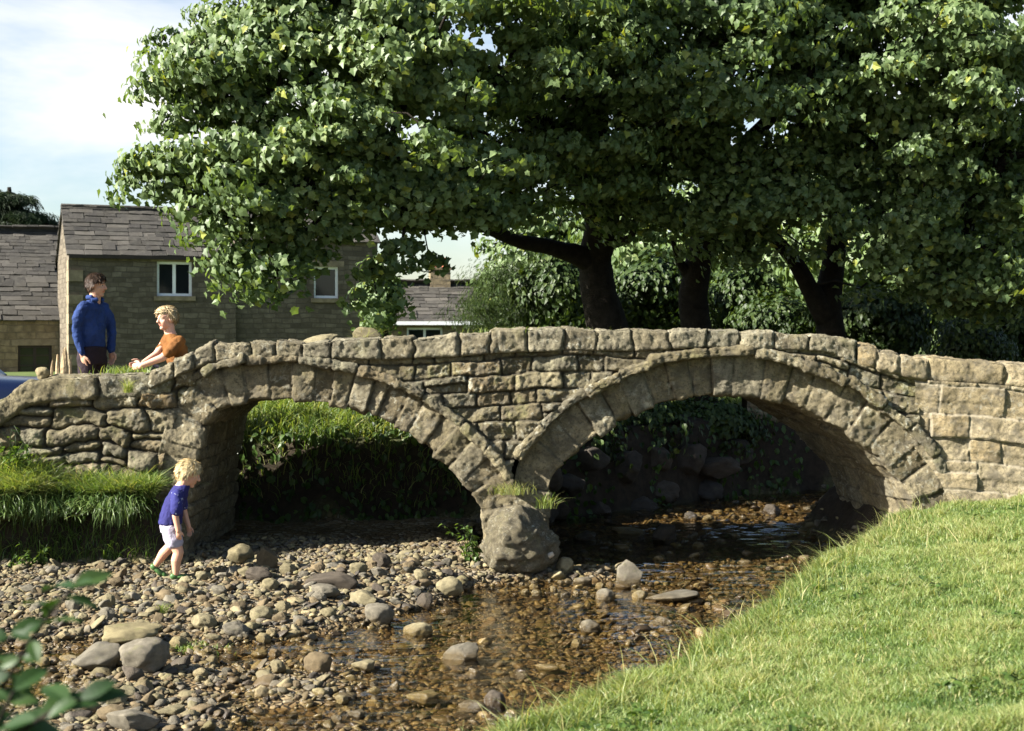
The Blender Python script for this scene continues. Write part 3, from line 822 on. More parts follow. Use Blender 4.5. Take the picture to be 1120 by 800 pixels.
tree('sycamore_tree', 'huge sycamore whose sunlit crown spreads left in front of the cottage', b1,
     [([b1, P(664, 360, 22), P(655, 325, 22), P(652, 285, 22), P(660, 235, 21.8), P(652, 150, 21.6), P(630, 20, 21.4), P(610, -150, 21)], [.42, .31, .25, .25, .23, .18, .12, .06]),
      ([P(650, 290, 22), P(632, 279, 21.8), P(600, 270, 21.4), P(565, 264, 21), P(530, 248, 20.5), P(480, 205, 19.2), P(420, 160, 18.4), P(340, 120, 17.6)], [.18, .115, .10, .09, .08, .065, .05, .03]),
      ([P(652, 270, 22), P(690, 262, 21.6), P(700, 225, 21.3)], [.12, .06, .04]),
      ([P(655, 240, 21.8), P(610, 150, 21), P(520, 70, 19.6), P(400, -20, 18.5)], [.2, .15, .1, .05])],
     [E(345, 105, 17.6, 2.15, 1.9, 1.6), E(275, 200, 16.9, 1.05, 1.05, .95), E(470, 150, 17.5, 1.45, 1.4, 1.05), E(325, 10, 18.0, 1.85, 2.0, 1.4), E(520, 20, 18.2, 2.0, 2.1, 1.3),
      E(640, 130, 19.0, 1.7, 1.7, 1.15), E(420, -190, 19.6, 3.4, 3.0, 2.1), E(650, -160, 20.5, 3.0, 3.0, 2.0), E(405, 205, 17.2, 1.0, .9, .55), E(585, 205, 19.0, 1.2, 1.0, .38), E(480, 225, 17.8, .9, .8, .4), E(425, 150, 20.7, 1.7, 1.3, 1.2), E(540, 150, 21.0, 1.5, 1.2, 1.1), E(225, 150, 17.2, .9, .9, .8), E(260, 60, 17.6, 1.2, 1.1, .9), E(400, 60, 17.3, 1.3, 1.2, .9)],  # the two lobes farthest back are hidden, added to shade the trunks
     1080, 90, .36, .098, 101, TG, extra=drops, rmin=.42)
b2 = B0(765, 22.5)
tree('sycamore_tree', 'middle sycamore, its thick leaning trunk rising behind the crown of the right arch', b2,
     [([b2, P(762, 360, 22.5), P(757, 325, 22.5), P(766, 280, 22.4), P(778, 220, 22), P(790, 100, 21.6), P(800, -60, 21)], [.32, .25, .21, .195, .18, .14, .08]),
      ([P(760, 310, 22.5), P(742, 285, 22.3), P(735, 262, 22)], [.12, .06, .03]),
      ([P(772, 250, 22.4), P(700, 230, 21.6), P(640, 215, 21)], [.12, .08, .04]),
      ([P(780, 200, 22), P(850, 120, 21), P(900, 40, 20)], [.16, .1, .05])],
     [E(790, 90, 19.6, 2.0, 1.9, 1.35), E(700, 30, 19.8, 1.9, 1.9, 1.3), E(770, 195, 20.3, 1.7, 1.4, .62), E(850, -20, 19.8, 2.2, 2.2, 1.6), E(800, -200, 21, 3.4, 3.2, 2.1), E(640, 205, 20.4, 1.1, 1, .5), E(830, 225, 19.8, 1.0, .9, .4), E(690, 150, 21, 1.5, 1.2, 1.0), E(705, 238, 20.8, 1.1, .8, .32)],  # one unseen lobe at the back is added to shade the forked trunk
     700, 88, .38, .097, 102, TG, rmin=.42)
b3 = B0(912, 22)
tree('sycamore_tree', 'right hand sycamore forking low behind the sloping end of the bridge top', b3,
     [([b3, P(908, 360, 22), P(905, 330, 22), P(912, 280, 22), P(922, 200, 21.7), P(940, 80, 21.2), P(960, -60, 20.8)], [.30, .22, .17, .155, .14, .11, .06]),
      ([P(905, 350, 22), P(887, 318, 21.8), P(872, 290, 21.6), P(845, 258, 21.2), P(810, 225, 20.8)], [.2, .14, .11, .09, .05]),
      ([P(915, 260, 22), P(1000, 200, 21), P(1080, 150, 20)], [.14, .1, .05])],
     [E(985, 70, 19.4, 2.0, 1.9, 1.5), E(1090, 40, 19.2, 1.8, 1.9, 1.6), E(900, 190, 20.2, 1.4, 1.2, .62), E(1010, 200, 20.2, 1.6, 1.4, .9), E(960, -120, 20.2, 3.2, 3.0, 1.9), E(1180, 120, 19.6, 1.7, 1.8, 2.2), E(1110, 250, 21, 1.2, 1.1, .8), E(1010, 20, 20.8, 1.8, 1.2, 1.2), E(900, 60, 20.6, 1.5, 1.1, 1.1), E(960, 255, 19.6, 1.1, 1.0, .6), E(835, 268, 20.6, 1.1, .8, .38), E(950, 300, 20.6, 1.3, .9, .45), E(1090, 310, 20.8, 1.0, .8, .5), E(1070, 290, 19.8, 1.1, 1.0, .55)],
     700, 88, .38, .097, 103, TG, rmin=.42)


def bush(name, label, px, py, Y, wpx, hpx, seed, ncl, per, lsize, group=None, mat=None, tmpl=LEAFO, cat='bush', rad=.4, part='foliage', **kw):
    rng = np.random.default_rng(seed); s = Y / F; c = P(px, py, Y); rx = wpx * s / 2; rz = hpx * s / 2
    g0 = gz(c[0], c[1]) - .05; root = thing(name, (c[0], c[1], g0), label, cat, group)
    zc = c[2]; low = max(.3, zc - rz - g0)
    ells = [(c, (rx, rx * .8, rz))] + [(c + np.array([rng.uniform(-.6, .6) * rx, rng.uniform(-.4, .3) * rx, rng.uniform(-.5, .55) * rz]), (rx * rng.uniform(.35, .55),) * 2 + (rz * rng.uniform(.35, .55),)) for _ in range(5)]
    if low > .35: ells.append((np.array([c[0], c[1], (g0 + zc) / 2]), (rx * .9, rx * .7, (zc - g0) / 2 + .2)))
    cl = sample_ell(ells, ncl, rng, .5, .35)
    stem = [np.array([c[0], c[1], g0]), np.array([c[0] + .1, c[1], (g0 + zc) / 2]), c]
    mb = MB(); mb.add(*tube(np.array(stem), [.07, .05, .03], 7))
    g = grow(stem, [.06, .05, .03], cl, rng, .005)
    for k in g.F:
        for f, m_ in zip(g.F[k], g.M[k]): mb.F.setdefault(k, []).append(f + mb.n); mb.M.setdefault(k, []).append(m_)
    mb.V += g.V; mb.A += g.A; mb.n += g.n
    mb.build('stem', M_bark, root)
    V, Fa, A = crown_leaves(cl, c, per, rad, lsize, rng, tmpl, **kw)
    add(part, mesh_data(part, V, Fa, mat or M_bush, {'rnd': A}, False), root)
    return root


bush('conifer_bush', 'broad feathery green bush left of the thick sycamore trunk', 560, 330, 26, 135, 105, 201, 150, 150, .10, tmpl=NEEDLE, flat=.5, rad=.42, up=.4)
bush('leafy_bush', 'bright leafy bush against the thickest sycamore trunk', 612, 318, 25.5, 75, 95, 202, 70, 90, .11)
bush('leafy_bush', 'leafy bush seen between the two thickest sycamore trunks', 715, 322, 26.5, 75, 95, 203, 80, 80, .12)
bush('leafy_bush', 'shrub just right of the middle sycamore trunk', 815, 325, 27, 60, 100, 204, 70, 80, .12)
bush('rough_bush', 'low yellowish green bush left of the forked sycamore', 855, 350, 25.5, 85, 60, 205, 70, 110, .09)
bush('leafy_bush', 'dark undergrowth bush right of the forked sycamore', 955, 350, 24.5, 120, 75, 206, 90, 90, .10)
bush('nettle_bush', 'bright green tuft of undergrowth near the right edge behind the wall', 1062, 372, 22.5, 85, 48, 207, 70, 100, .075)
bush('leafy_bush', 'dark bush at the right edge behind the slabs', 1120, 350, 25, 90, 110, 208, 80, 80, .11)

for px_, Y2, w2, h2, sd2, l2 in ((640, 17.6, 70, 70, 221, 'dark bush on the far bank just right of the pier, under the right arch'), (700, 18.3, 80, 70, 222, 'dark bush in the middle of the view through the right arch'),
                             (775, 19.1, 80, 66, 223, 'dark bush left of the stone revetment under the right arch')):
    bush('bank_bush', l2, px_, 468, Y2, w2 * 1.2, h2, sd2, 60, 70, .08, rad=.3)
BT = 'trees closing the view behind the sycamores'
for i, (px, py, Y, rx, rz, lab) in enumerate([
        (1080, 215, 27, 2.6, 2.8, 'shaded tree at the far right, behind the sycamores'),
        (985, 240, 31, 2.6, 2.4, 'shaded tree seen to the right of the forked sycamore'),
        (850, 235, 34, 2.6, 2.4, 'tree behind, between the middle and the forked sycamore'),
        (725, 255, 36, 2.2, 2.2, 'tree behind, between the two thickest trunks'),
        (600, 268, 38, 2.0, 1.5, 'distant pale tree over the leafy bush'),
        (416, 315, 33, .42, .85, 'small dark tree hanging beside the cottage corner')]):
    bb = B0(px, Y)
    tree('background_tree', lab, bb, [([bb, (bb + P(px, py, Y)) / 2, P(px, py, Y)], [.26, .2, .08])],
         [E(px, py, Y, rx, rx, rz), E(px - 16 * rx, py + 30, Y - .6, rx * .6, rx * .6, rz * .6), E(px + 17 * rx, py + 10, Y, rx * .6, rx * .6, rz * .7), (np.array([bb[0], bb[1], (bb[2] + P(px, py, Y)[2]) / 2 + .6]), (rx * .8, rx * .8, rz * .8))],
         int(90 + 30 * rx) if rx > 1 else 60, 62, .6 if rx > 1 else .28, .19 if rx > 1 else .12, 300 + i, BT, tmpl=LEAFO, rmin=.3, back=.6)

bp = B0(18, 58)
tree('pine_tree', 'dark pine rising behind the low stone roof', bp,
     [([bp, P(15, 280, 58), P(10, 205, 58)], [.3, .22, .08])],
     [E(2, 218, 58, 1.3, 1.2, .45), E(20, 240, 58, 1.9, 1.6, .5), E(-10, 250, 58, 2.4, 2, .6), E(42, 248, 58, .7, .7, .35), E(10, 228, 58, .9, .9, .3)],
     95, 220, .45, .28, 401, None, NEEDLE, M_pine, flat=.3, up=.5)
# ------------------------------------------------------------------ cottages
PHI = math.radians(22)
fx = np.array([math.cos(PHI), math.sin(PHI), 0]); bx_ = np.array([-math.sin(PHI), math.cos(PHI), 0]); zx = np.array([0, 0, 1.0])
MH = np.stack([fx, bx_, zx])


def mat_masonry(name, cols, mortar, w=.34, h=.135, rot=PHI):
    t = NT(name)
    mp = t.n('ShaderNodeMapping'); mp.inputs['Rotation'].default_value = (0, 0, -rot); geo = t.n('ShaderNodeNewGeometry'); t.l(geo.outputs['Position'], mp.inputs[0])
    sp = t.n('ShaderNodeSeparateXYZ'); t.l(mp.outputs[0], sp.inputs[0]); cb = t.n('ShaderNodeCombineXYZ')
    t.l(t.math('ADD', sp.outputs[0], sp.outputs[1]), cb.inputs[0]); t.l(sp.outputs[2], cb.inputs[1])
    ns = t.n('ShaderNodeTexNoise'); t.set(ns, Scale=1.7, Detail=2.0); t.l(cb.outputs[0], ns.inputs['Vector'])
    vm = t.n('ShaderNodeVectorMath', operation='MULTIPLY_ADD'); t.l(ns.outputs['Color'], vm.inputs[0]); vm.inputs[1].default_value = (.22, .15, 0); t.l(cb.outputs[0], vm.inputs[2])
    br = t.n('ShaderNodeTexBrick'); br.offset = .45; br.squash = .8; br.squash_frequency = 3
    t.set(br, Scale=1.0, Mortar_Size=.012, Mortar_Smooth=.4, Bias=0.0, Brick_Width=w, Row_Height=h)
    br.inputs['Color1'].default_value = (0, 0, 0, 1); br.inputs['Color2'].default_value = (1, 1, 1, 1); br.inputs['Mortar'].default_value = (.5, .5, .5, 1)
    t.l(vm.outputs[0], br.inputs['Vector'])
    c = t.ramp(br.outputs['Color'], [(i / (len(cols) - 1), q) for i, q in enumerate(cols)])
    c = t.mix(t.ramp(t.noise(5, 5, .65, geo.outputs['Position']), [(.35, 0), (.75, .8)]), c, (.06, .05, .036))
    c = t.mix(br.outputs['Fac'], c, mortar)
    hgt = t.math('MULTIPLY', br.outputs['Fac'], -1.0)
    b = t.bump(hgt, .8, .03); b = t.bump(t.noise(16, 4, .65, geo.outputs['Position']), .5, .03, b)
    return t.done(t.bsdf(c, .92, b, .1))


M_wallA = mat_masonry('cottage_masonry', [(.095, .082, .062), (.15, .128, .096), (.19, .165, .125), (.12, .10, .075)], (.10, .085, .065))
M_wallB = mat_masonry('outbuilding_masonry', [(.24, .19, .11), (.30, .24, .15), (.22, .17, .10)], (.16, .13, .09), .5, .2)
t = NT('stone_slate')
c = t.ramp(t.attr('rnd'), [(0, (.026, .024, .021)), (.4, (.056, .051, .043)), (.7, (.038, .035, .031)), (1, (.085, .077, .065))])
c = t.mix(t.ramp(t.noise(7, 5, .7), [(.5, 0), (.75, .55)]), c, (.105, .10, .082)); c = t.mix(t.ramp(t.noise(3, 3, .6), [(.5, 0), (.7, .6)]), c, (.05, .045, .035))
M_slate = t.done(t.bsdf(c, .85, t.bump(t.noise(14, 4, .7), .5, .02), .25))
M_white = mat_simple('white_paint', (.86, .87, .88), .4, .4, .05, 3, 0)
M_lint = mat_simple('dressed_stone', (.22, .18, .12), .9, .1, .3, 5, .4, .02)
M_wood = mat_simple('old_wood', (.30, .22, .13), .85, .2, .4, 6, .5, .02)
M_darkw = mat_simple('dark_paint', (.03, .022, .018), .5, .3, .2, 5, 0)
t = NT('window_glass'); M_glass = t.done(t.bsdf((.012, .015, .018), .06, t.bump(t.noise(2, 2, .5), .05, .02), .5))


def wallrun(mb, o, L, z0, z1, th, ops, M=MH):
    """a straight wall with real openings: boxes butted round them. ops = (u0, u1, za, zb)"""
    us = sorted({0.0, L} | {q for p in ops for q in p[:2]})
    for a, b in zip(us[:-1], us[1:]):
        op = [p for p in ops if p[0] <= a + 1e-6 and p[1] >= b - 1e-6]
        spans = [(z0, z1)] if not op else [(z0, op[0][2]), (op[0][3], z1)]
        for c0, c1 in spans:
            mb.add(*box(o + M[0] * (a + b) / 2 + M[1] * th / 2 + np.array([0, 0, (c0 + c1) / 2]), (b - a, th, c1 - c0), M))


def window(root, o, op, mull, depth=.10, fw=.07, mat=None, M=MH, lab=None, sill=True, bars=0):
    u0, u1, a, b = op; fr = MB(); m = mat or M_white
    def bb(ua, ub, za, zb, y0=depth, th=.06): fr.add(*box(o + M[0] * (ua + ub) / 2 + M[1] * (y0 + th / 2) + np.array([0, 0, (za + zb) / 2]), (ub - ua, th, zb - za), M))
    bb(u0, u0 + fw, a, b); bb(u1 - fw, u1, a, b); bb(u0 + fw, u1 - fw, a, a + fw); bb(u0 + fw, u1 - fw, b - fw, b)
    for k in mull: bb(u0 + (u1 - u0) * k - fw * .6, u0 + (u1 - u0) * k + fw * .6, a + fw, b - fw)
    for k in range(bars): zz = a + (b - a) * (k + 1) / (bars + 1); bb(u0 + fw, u1 - fw, zz - .02, zz + .02, depth + .004, .05)
    w = fr.build('window', m, root, False)
    if lab: w['label'] = lab
    g = MB(); g.add(*box(o + M[0] * (u0 + u1) / 2 + M[1] * (depth + .045) + np.array([0, 0, (a + b) / 2]), (u1 - u0 - .02, .012, b - a - .02), M)); g.build('pane', M_glass, w, False)
    if sill:
        s = MB(); s.add(*box(o + M[0] * (u0 + u1) / 2 + M[1] * .03 + np.array([0, 0, a - .062]), (u1 - u0 + .16, .16, .12), M)); s.build('sill', M_lint, w, False)
        s = MB(); s.add(*box(o + M[0] * (u0 + u1) / 2 + M[1] * .045 + np.array([0, 0, b + .082]), (u1 - u0 + .3, .1, .16), M)); s.build('lintel', M_lint, w, False)


def slates(root, o, al, up, L, Ls, seed, over=.12, name='roof', c0=.25, c1=.15, side=None):
    """stone slates in diminishing courses; al along the eave, up the slope (unit vectors)"""
    r = np.random.default_rng(seed); nrm = unit(np.cross(al, up)); nrm = nrm if nrm[2] > 0 else -nrm; mb = MB(); s = -over; k = 0; M = np.stack([al, up, nrm])
    mb.add(*box(o + al * L / 2 + up * Ls / 2 - nrm * .06, (L, Ls, .08), M), 0.2)
    while s < Ls - .05:
        h = c0 + (c1 - c0) * s / Ls; u = -.06 - r.uniform(0, .3)
        tilt = .06; ca, sa = math.cos(tilt), math.sin(tilt); M2 = np.stack([al, up * ca - nrm * sa * 1.0, nrm * ca + up * sa])
        while u < L + .04:
            w = r.uniform(.28, .62); a = max(u, -.06); b = min(u + w, L + .06)
            if b - a > .06:
                th = r.uniform(.035, .065); v, f = box([0, 0, 0], (b - a - .008, h * 1.5, th), np.eye(3))
                v = v + r.normal(size=v.shape) * .006
                v = v @ M2 + o + al * (a + b) / 2 + up * (s + h * .75 + r.normal() * .008) + nrm * (.045 + r.normal() * .006)
                mb.add(v, f, r.random())
            u += w
        s += h; k += 1
    return mb.build(name, M_slate, root, False)


# the two-part cottage in shade, its gable edge catching the sun
C0 = np.array([-11.53, 37.0, 0]); G0 = .6; EV = 4.15; L1, L2, DEPTH = 4.35, 8.40, 3.6
house = thing('stone_cottage', C0 + np.array([0, 0, G0]) + fx * 4, 'stone cottage with slate roof and two white framed windows behind the man', 'house')
op1 = (2.25, 3.18, 3.08, 4.0); op2 = (6.56, 7.27, 3.06, 3.94)
w_ = MB(); wallrun(w_, C0, L1, G0, EV, .45, [op1]); 
wallrun(w_, C0 + fx * L1 + bx_ * .18, L2 - L1, G0, EV + .5, .45, [(op2[0] - L1, op2[1] - L1, op2[2], op2[3])])
w_.add(*box(C0 + fx * L2 - fx * .2 + bx_ * (DEPTH / 2 + .41) + zx * (G0 + EV + .5) / 2, (.4, DEPTH - .45, EV + .5 - G0), MH))
w_.build('wall', M_wallA, house, False); w_ = MB()
w_.add(*box(C0 + fx * L2 / 2 + bx_ * (DEPTH + .1) + zx * (G0 + EV) / 2, (L2 - .3, .4, EV - G0), MH)); w_.build('wall', M_wallA, house, False); w_ = MB()
# left gable: a wall with a pointed top
RZ = 5.45
gv = np.array([C0 + bx_ * a + fx * u + zx * z for u in (0, .4) for a, z in ((.45, G0), (.45, EV + .36), (DEPTH / 2, RZ - .12), (DEPTH, EV - .1), (DEPTH, G0))])
w_.add(gv, [np.array([[0, 1, 2, 3, 4], [9, 8, 7, 6, 5]]), np.array([[i, i + 5, (i + 1) % 5 + 5, (i + 1) % 5] for i in range(5)])])
w_.build('wall', M_wallA, house, False)
q_ = MB(); z = G0; k = 0; rq = np.random.default_rng(5)
while z < EV - .2:                                                       # pale quoins up the sunlit corner
    hgt = rq.uniform(.24, .34); wq = (.36, .26)[k % 2]
    q_.add(*box(C0 + fx * (wq / 2 - .006) + bx_ * (.62 / 2 - .006) + zx * (z + hgt / 2), (wq, .5 if k % 2 else .7, hgt - .012), MH)); z += hgt; k += 1
q_.build('quoins', M_lint, house, False)
sl = unit(np.array([0, 0, RZ - EV]) + bx_ * DEPTH / 2); sb = unit(np.array([0, 0, RZ - EV]) - bx_ * DEPTH / 2); LS = math.hypot(RZ - EV, DEPTH / 2)
slates(house, C0 + zx * EV, fx, sl, L1, LS, 1)
slates(house, C0 + bx_ * DEPTH + zx * EV, fx, sb, L1, LS, 2)
slates(house, C0 + fx * L1 + bx_ * .18 + zx * (EV + .5), fx, sl, L2 - L1, LS, 3); slates(house, C0 + fx * L1 + bx_ * (DEPTH + .18) + zx * (EV + .5), fx, sb, L2 - L1, LS, 4)
rd = MB(); rd.add(*tube(np.array([C0 + bx_ * DEPTH / 2 + zx * (RZ + .06) - fx * .05, C0 + fx * L1 + bx_ * DEPTH / 2 + zx * (RZ + .06)]), .1, 8)); rd.build('ridge', M_slate, house)
gt = MB(); gt.add(*box(C0 + fx * L1 / 2 - bx_ * .1 + zx * (EV - .06), (L1, .1, .09), MH)); gt.build('gutter', M_darkw, house, False)
window(house, C0, op1, (.5,), lab='white two light window left of the hanging leaves')
window(house, C0 + bx_ * .18, op2, (), lab='white single light window right of the hanging leaves')

# lower range on the left with its big stone slate roof
OB = C0 + bx_ * 3.0; LL = 11.0; EO = 2.46
outb = thing('stone_outbuilding', OB - fx * 5 + zx * G0, 'low stone outbuilding with a long weathered slate roof and dark window', 'outbuilding')
o_ = OB - fx * LL; w_ = MB(); opo = (9.9, 10.8, .9, 1.74)
wallrun(w_, o_, LL, G0 - .2, EO, .45, [opo]); w_.build('wall', M_wallB, outb, False); w_ = MB(); w_.add(*box(o_ + fx * LL / 2 + bx_ * 7.3 + zx * (G0 + EO) / 2, (LL, .4, EO - G0), MH)); w_.build('wall', M_wallB, outb, False)
RO = 5.11; run = 3.65; sl2 = unit(np.array([0, 0, RO - EO]) + bx_ * run); sb2 = unit(np.array([0, 0, RO - EO]) - bx_ * run); LS2 = math.hypot(RO - EO, run)
slates(outb, o_ + zx * EO, fx, sl2, LL, LS2, 7, c0=.24, c1=.16); slates(outb, o_ + bx_ * run * 2 + zx * EO, fx, sb2, LL + 1.6, LS2, 8, c0=.36, c1=.24)
# the part of the front slope that runs on behind the cottage gable
slates(outb, o_ + zx * EO + fx * LL + sl2 * 2.95, fx, sl2, 1.5, LS2 - 2.95, 9, c0=.3, c1=.24)
rd = MB(); rd.add(*tube(np.array([o_ + bx_ * run + zx * (RO + .06), o_ + fx * (LL + 1.5) + bx_ * run + zx * (RO + .06)]), .12, 8)); rd.build('ridge', M_slate, outb)
window(outb, o_, opo, (.5,), mat=M_darkw, bars=2, lab='dark small paned window under the eaves')

# another roof further off, with a red chimney pot
PH2 = math.radians(10); f2 = np.array([math.cos(PH2), math.sin(PH2), 0]); b2_ = np.array([-math.sin(PH2), math.cos(PH2), 0]); M2H = np.stack([f2, b2_, zx])
C2 = P(412, 360, 47); C2[2] = 0; e2 = P(412, 352, 47)[2]; r2 = P(412, 312, 49)[2]
far = thing('far_cottage', C2 + f2 * 2 + zx * .6, 'far cottage roof with a red chimney pot, half hidden by the feathery bush', 'house')
w_ = MB(); wallrun(w_, C2, 4.6, .6, e2, .4, [(1.0, 2.2, 1.3, e2 - .2)], M2H); w_.build('wall', M_wallB, far, False); w_ = MB(); w_.add(*box(C2 + f2 * 2.3 + b2_ * 4.2 + zx * (e2 + .6) / 2, (4.6, .4, e2 - .6), M2H)); w_.build('wall', M_wallB, far, False)
window(far, C2, (1.0, 2.2, 1.3, e2 - .2), (.5,), M=M2H, sill=False)
s3 = unit(np.array([0, 0, r2 - e2]) + b2_ * 2.1); s4 = unit(np.array([0, 0, r2 - e2]) - b2_ * 2.1); l3 = math.hypot(r2 - e2, 2.1)
slates(far, C2 + zx * e2, f2, s3, 4.6, l3, 11, c0=.24, c1=.2); slates(far, C2 + zx * e2 + b2_ * 4.2, f2, s4, 4.6, l3, 12, c0=.3, c1=.25)
gt = MB(); gt.add(*box(C2 + f2 * 2.3 - b2_ * .16 + zx * (e2 - .05), (4.7, .1, .12), M2H)); gt.build('gutter', M_white, far, False)
ch = MB(); cc = C2 + f2 * 2.35 + b2_ * 2.1; ch.add(*box(cc + zx * (r2 + .1), (.7, .5, .9), M2H)); ch.add(*box(cc + zx * (r2 + .58), (.8, .6, .08), M2H)); cho = ch.build('chimney', M_wallB, far, False)
M_pot = mat_simple('terracotta', (.38, .11, .06), .8, .2, .2, 8, .2)
for dx_ in (-.18, .18):
    po = MB(); po.add(*tube(np.array([cc + f2 * dx_ + zx * (r2 + q) for q in (.62, .66, .9, .96)]), [.13, .11, .095, .12], 12)); po.build('chimney_pot', M_pot, cho)

# small building glimpsed through the leaves on the right
C4 = P(838, 360, 40); C4[2] = 0
shed = thing('garden_shed', C4 + f2 * .7 + zx * .9, 'small shed with a mossy sloping roof glimpsed behind the low yellowish bush', 'shed')
za, zb = P(0, 338, 40)[2], P(0, 306, 40)[2]
w_ = MB(); wallrun(w_, C4, 1.3, .8, za, .2, [], M2H); w_.build('wall', M_wallB, shed, False); w_ = MB(); w_.add(*box(C4 + f2 * .65 + b2_ * 1.8 + zx * (za + .8) / 2, (1.3, .2, za - .8), M2H)); w_.build('wall', M_wallB, shed, False)
M_mossr = mat_simple('mossy_roof', (.16, .15, .08), .95, .1, .3, 4, .4, .02)
rf = MB(); s5 = unit(np.array([0, 0, zb - za]) + b2_ * 1.0); rf.add(*box(C4 + f2 * .65 + zx * (za + zb) / 2 + b2_ * .5, (1.5, math.hypot(zb - za, 1.0) + .1, .08), np.stack([f2, s5, np.cross(f2, s5)])))
s6 = unit(np.array([0, 0, zb - za]) - b2_ * 1.0); rf.add(*box(C4 + f2 * .65 + zx * (za + zb) / 2 + b2_ * 1.52, (1.5, math.hypot(zb - za, 1.0) + .1, .08), np.stack([f2, s6, np.cross(f2, s6)]))); rf.build('roof', M_mossr, shed, False)
pp = P(893, 360, 39); pg = MB()
pv = np.array([(x * .14 * s_, y * .12 * s_, z_) for z_, s_ in ((.8, 1.0), (2.6, 1.0), (4.35, .95), (4.5, .4)) for x, y in ((-1, -1), (1, -1), (1, 1), (-1, 1))]) + np.array([pp[0], pp[1], 0])
pg.add(pv, [np.array([[i * 4 + j, i * 4 + (j + 1) % 4, i * 4 + 4 + (j + 1) % 4, i * 4 + 4 + j] for i in range(3) for j in range(4)] + [[12, 13, 14, 15]])])
M_palep = mat_simple('pale_stone', (.6, .55, .44), .9, .1, .15, 3, .3, .02)
tag(pg.build('stone_post', M_palep, None, False), 'tall pale sunlit post glimpsed through leaves left of the forked trunk', 'post')
# ------------------------------------------------------------------ grass
M_grass = mat_leaf('grass_blade', [(.042, .085, .016), (.085, .138, .036), (.138, .196, .056), (.205, .248, .082), (.29, .29, .12), (.38, .33, .16)], .35, .45, .35)


def blades(pos, ht, wd, lean, rnd, rng, droop=.5):
    """curved five-point blades; lean is a horizontal vector giving direction and amount"""
    N = len(pos); a = rng.uniform(0, 2 * np.pi, N); s = np.stack([np.cos(a), np.sin(a), 0 * a], 1)
    up = np.array([0, 0, 1.0]); l3 = np.concatenate([lean, np.zeros((N, 1))], 1)
    V = np.empty((N, 7, 3)); h = ht[:, None]; w = wd[:, None]
    for k, (t_, ww) in enumerate(((0, .8), (.4, 1.0), (.75, .65))):
        c = pos + h * (t_ * up + l3 * t_ * t_ * (1 + droop * t_)) - h * up * (droop * .5 * t_ ** 3 * np.linalg.norm(lean, axis=1)[:, None])
        V[:, k * 2] = c - s * w * ww / 2; V[:, k * 2 + 1] = c + s * w * ww / 2
    V[:, 6] = pos + h * (up * (1 - .55 * droop * np.linalg.norm(lean, axis=1)[:, None]) + l3 * (1 + droop))
    b = (np.arange(N) * 7)[:, None]
    q = np.concatenate([b + np.array([[0, 1, 3, 2]]), b + np.array([[2, 3, 5, 4]])]); t3 = b + np.array([[4, 5, 6]])
    return V.reshape(-1, 3), [q, t3], np.repeat(rnd, 7)


def scatter(x0, x1, y0, y1, n, rng, accept):
    x = rng.uniform(x0, x1, n); y = rng.uniform(y0, y1, n); z, d, rs = zfun(x, y, True)
    k = accept(x, y, d, rs, rng.random(n)); return np.stack([x, y, z], 1)[k], d[k]


def grass_obj(name, label, pos, ht, wd, lean, rnd, rng, mat=None):
    V, Fa, A = blades(pos, ht, wd, lean, rnd, rng)
    return tag(add(name, mesh_data(name, V, Fa, mat or M_grass, {'rnd': A}, True)), label, 'grass', kind='stuff')


rg = np.random.default_rng(77)
inview = lambda x, y, m=.5: (np.abs(x) < y * 560 / F + m)
pos, d = scatter(-2.4, 8.0, 3.4, 13.3, 1300000, rg, lambda x, y, d, rs, q: rs & (d > -.2) & inview(x, y, 1.9) & (q < np.clip((5.6 / y) ** 1.15, .28, 1)) & (y < 12.96 - np.maximum(0, .16 * (x - 3.75))))
N = len(pos); tuft_n = fbm(pos * np.array([2.2, 2.2, 0]), 3, 5); t2 = fbm(pos * np.array([9, 9, 0]), 2, 6)
ht = (.045 + .05 * np.clip(tuft_n + .8 * t2, -.6, 1.3) + .03 * rg.random(N)) * (1 + .5 * (d < .12)) ; ht = np.clip(ht * .8, .02, .16)
wd = rg.uniform(.0028, .0055, N) * (1 + .04 * (pos[:, 1] - 5))
lean = rg.normal(size=(N, 2)) * .38 + np.stack([-.25 * (d < .1), -.1 * (d < .1)], 1)
rn = np.clip(.44 + .22 * tuft_n + .14 * t2 + rg.normal(size=N) * .17, 0, .85); dry = rg.random(N) < .035; rn[dry] = rg.uniform(.8, 1, dry.sum())
grass_obj('meadow_grass', 'short sunlit meadow grass covering the right bank', pos, ht, wd, lean, rn, rg)

# taller pale stalks, most of them along the lip of the bank
pos, d = scatter(-1.3, 5.2, 4.2, 12.9, 60000, rg, lambda x, y, d, rs, q: rs & (d > -.22) & inview(x, y) & (q < np.where(d < .25, .10, .012)))
N = len(pos)
grass_obj('dry_grass', 'taller pale grass stalks along the lip of the right bank', pos, rg.uniform(.10, .27, N), rg.uniform(.003, .006, N), rg.normal(size=(N, 2)) * .35 + np.array([-.2, -.05]), rg.uniform(.55, 1, N), rg)

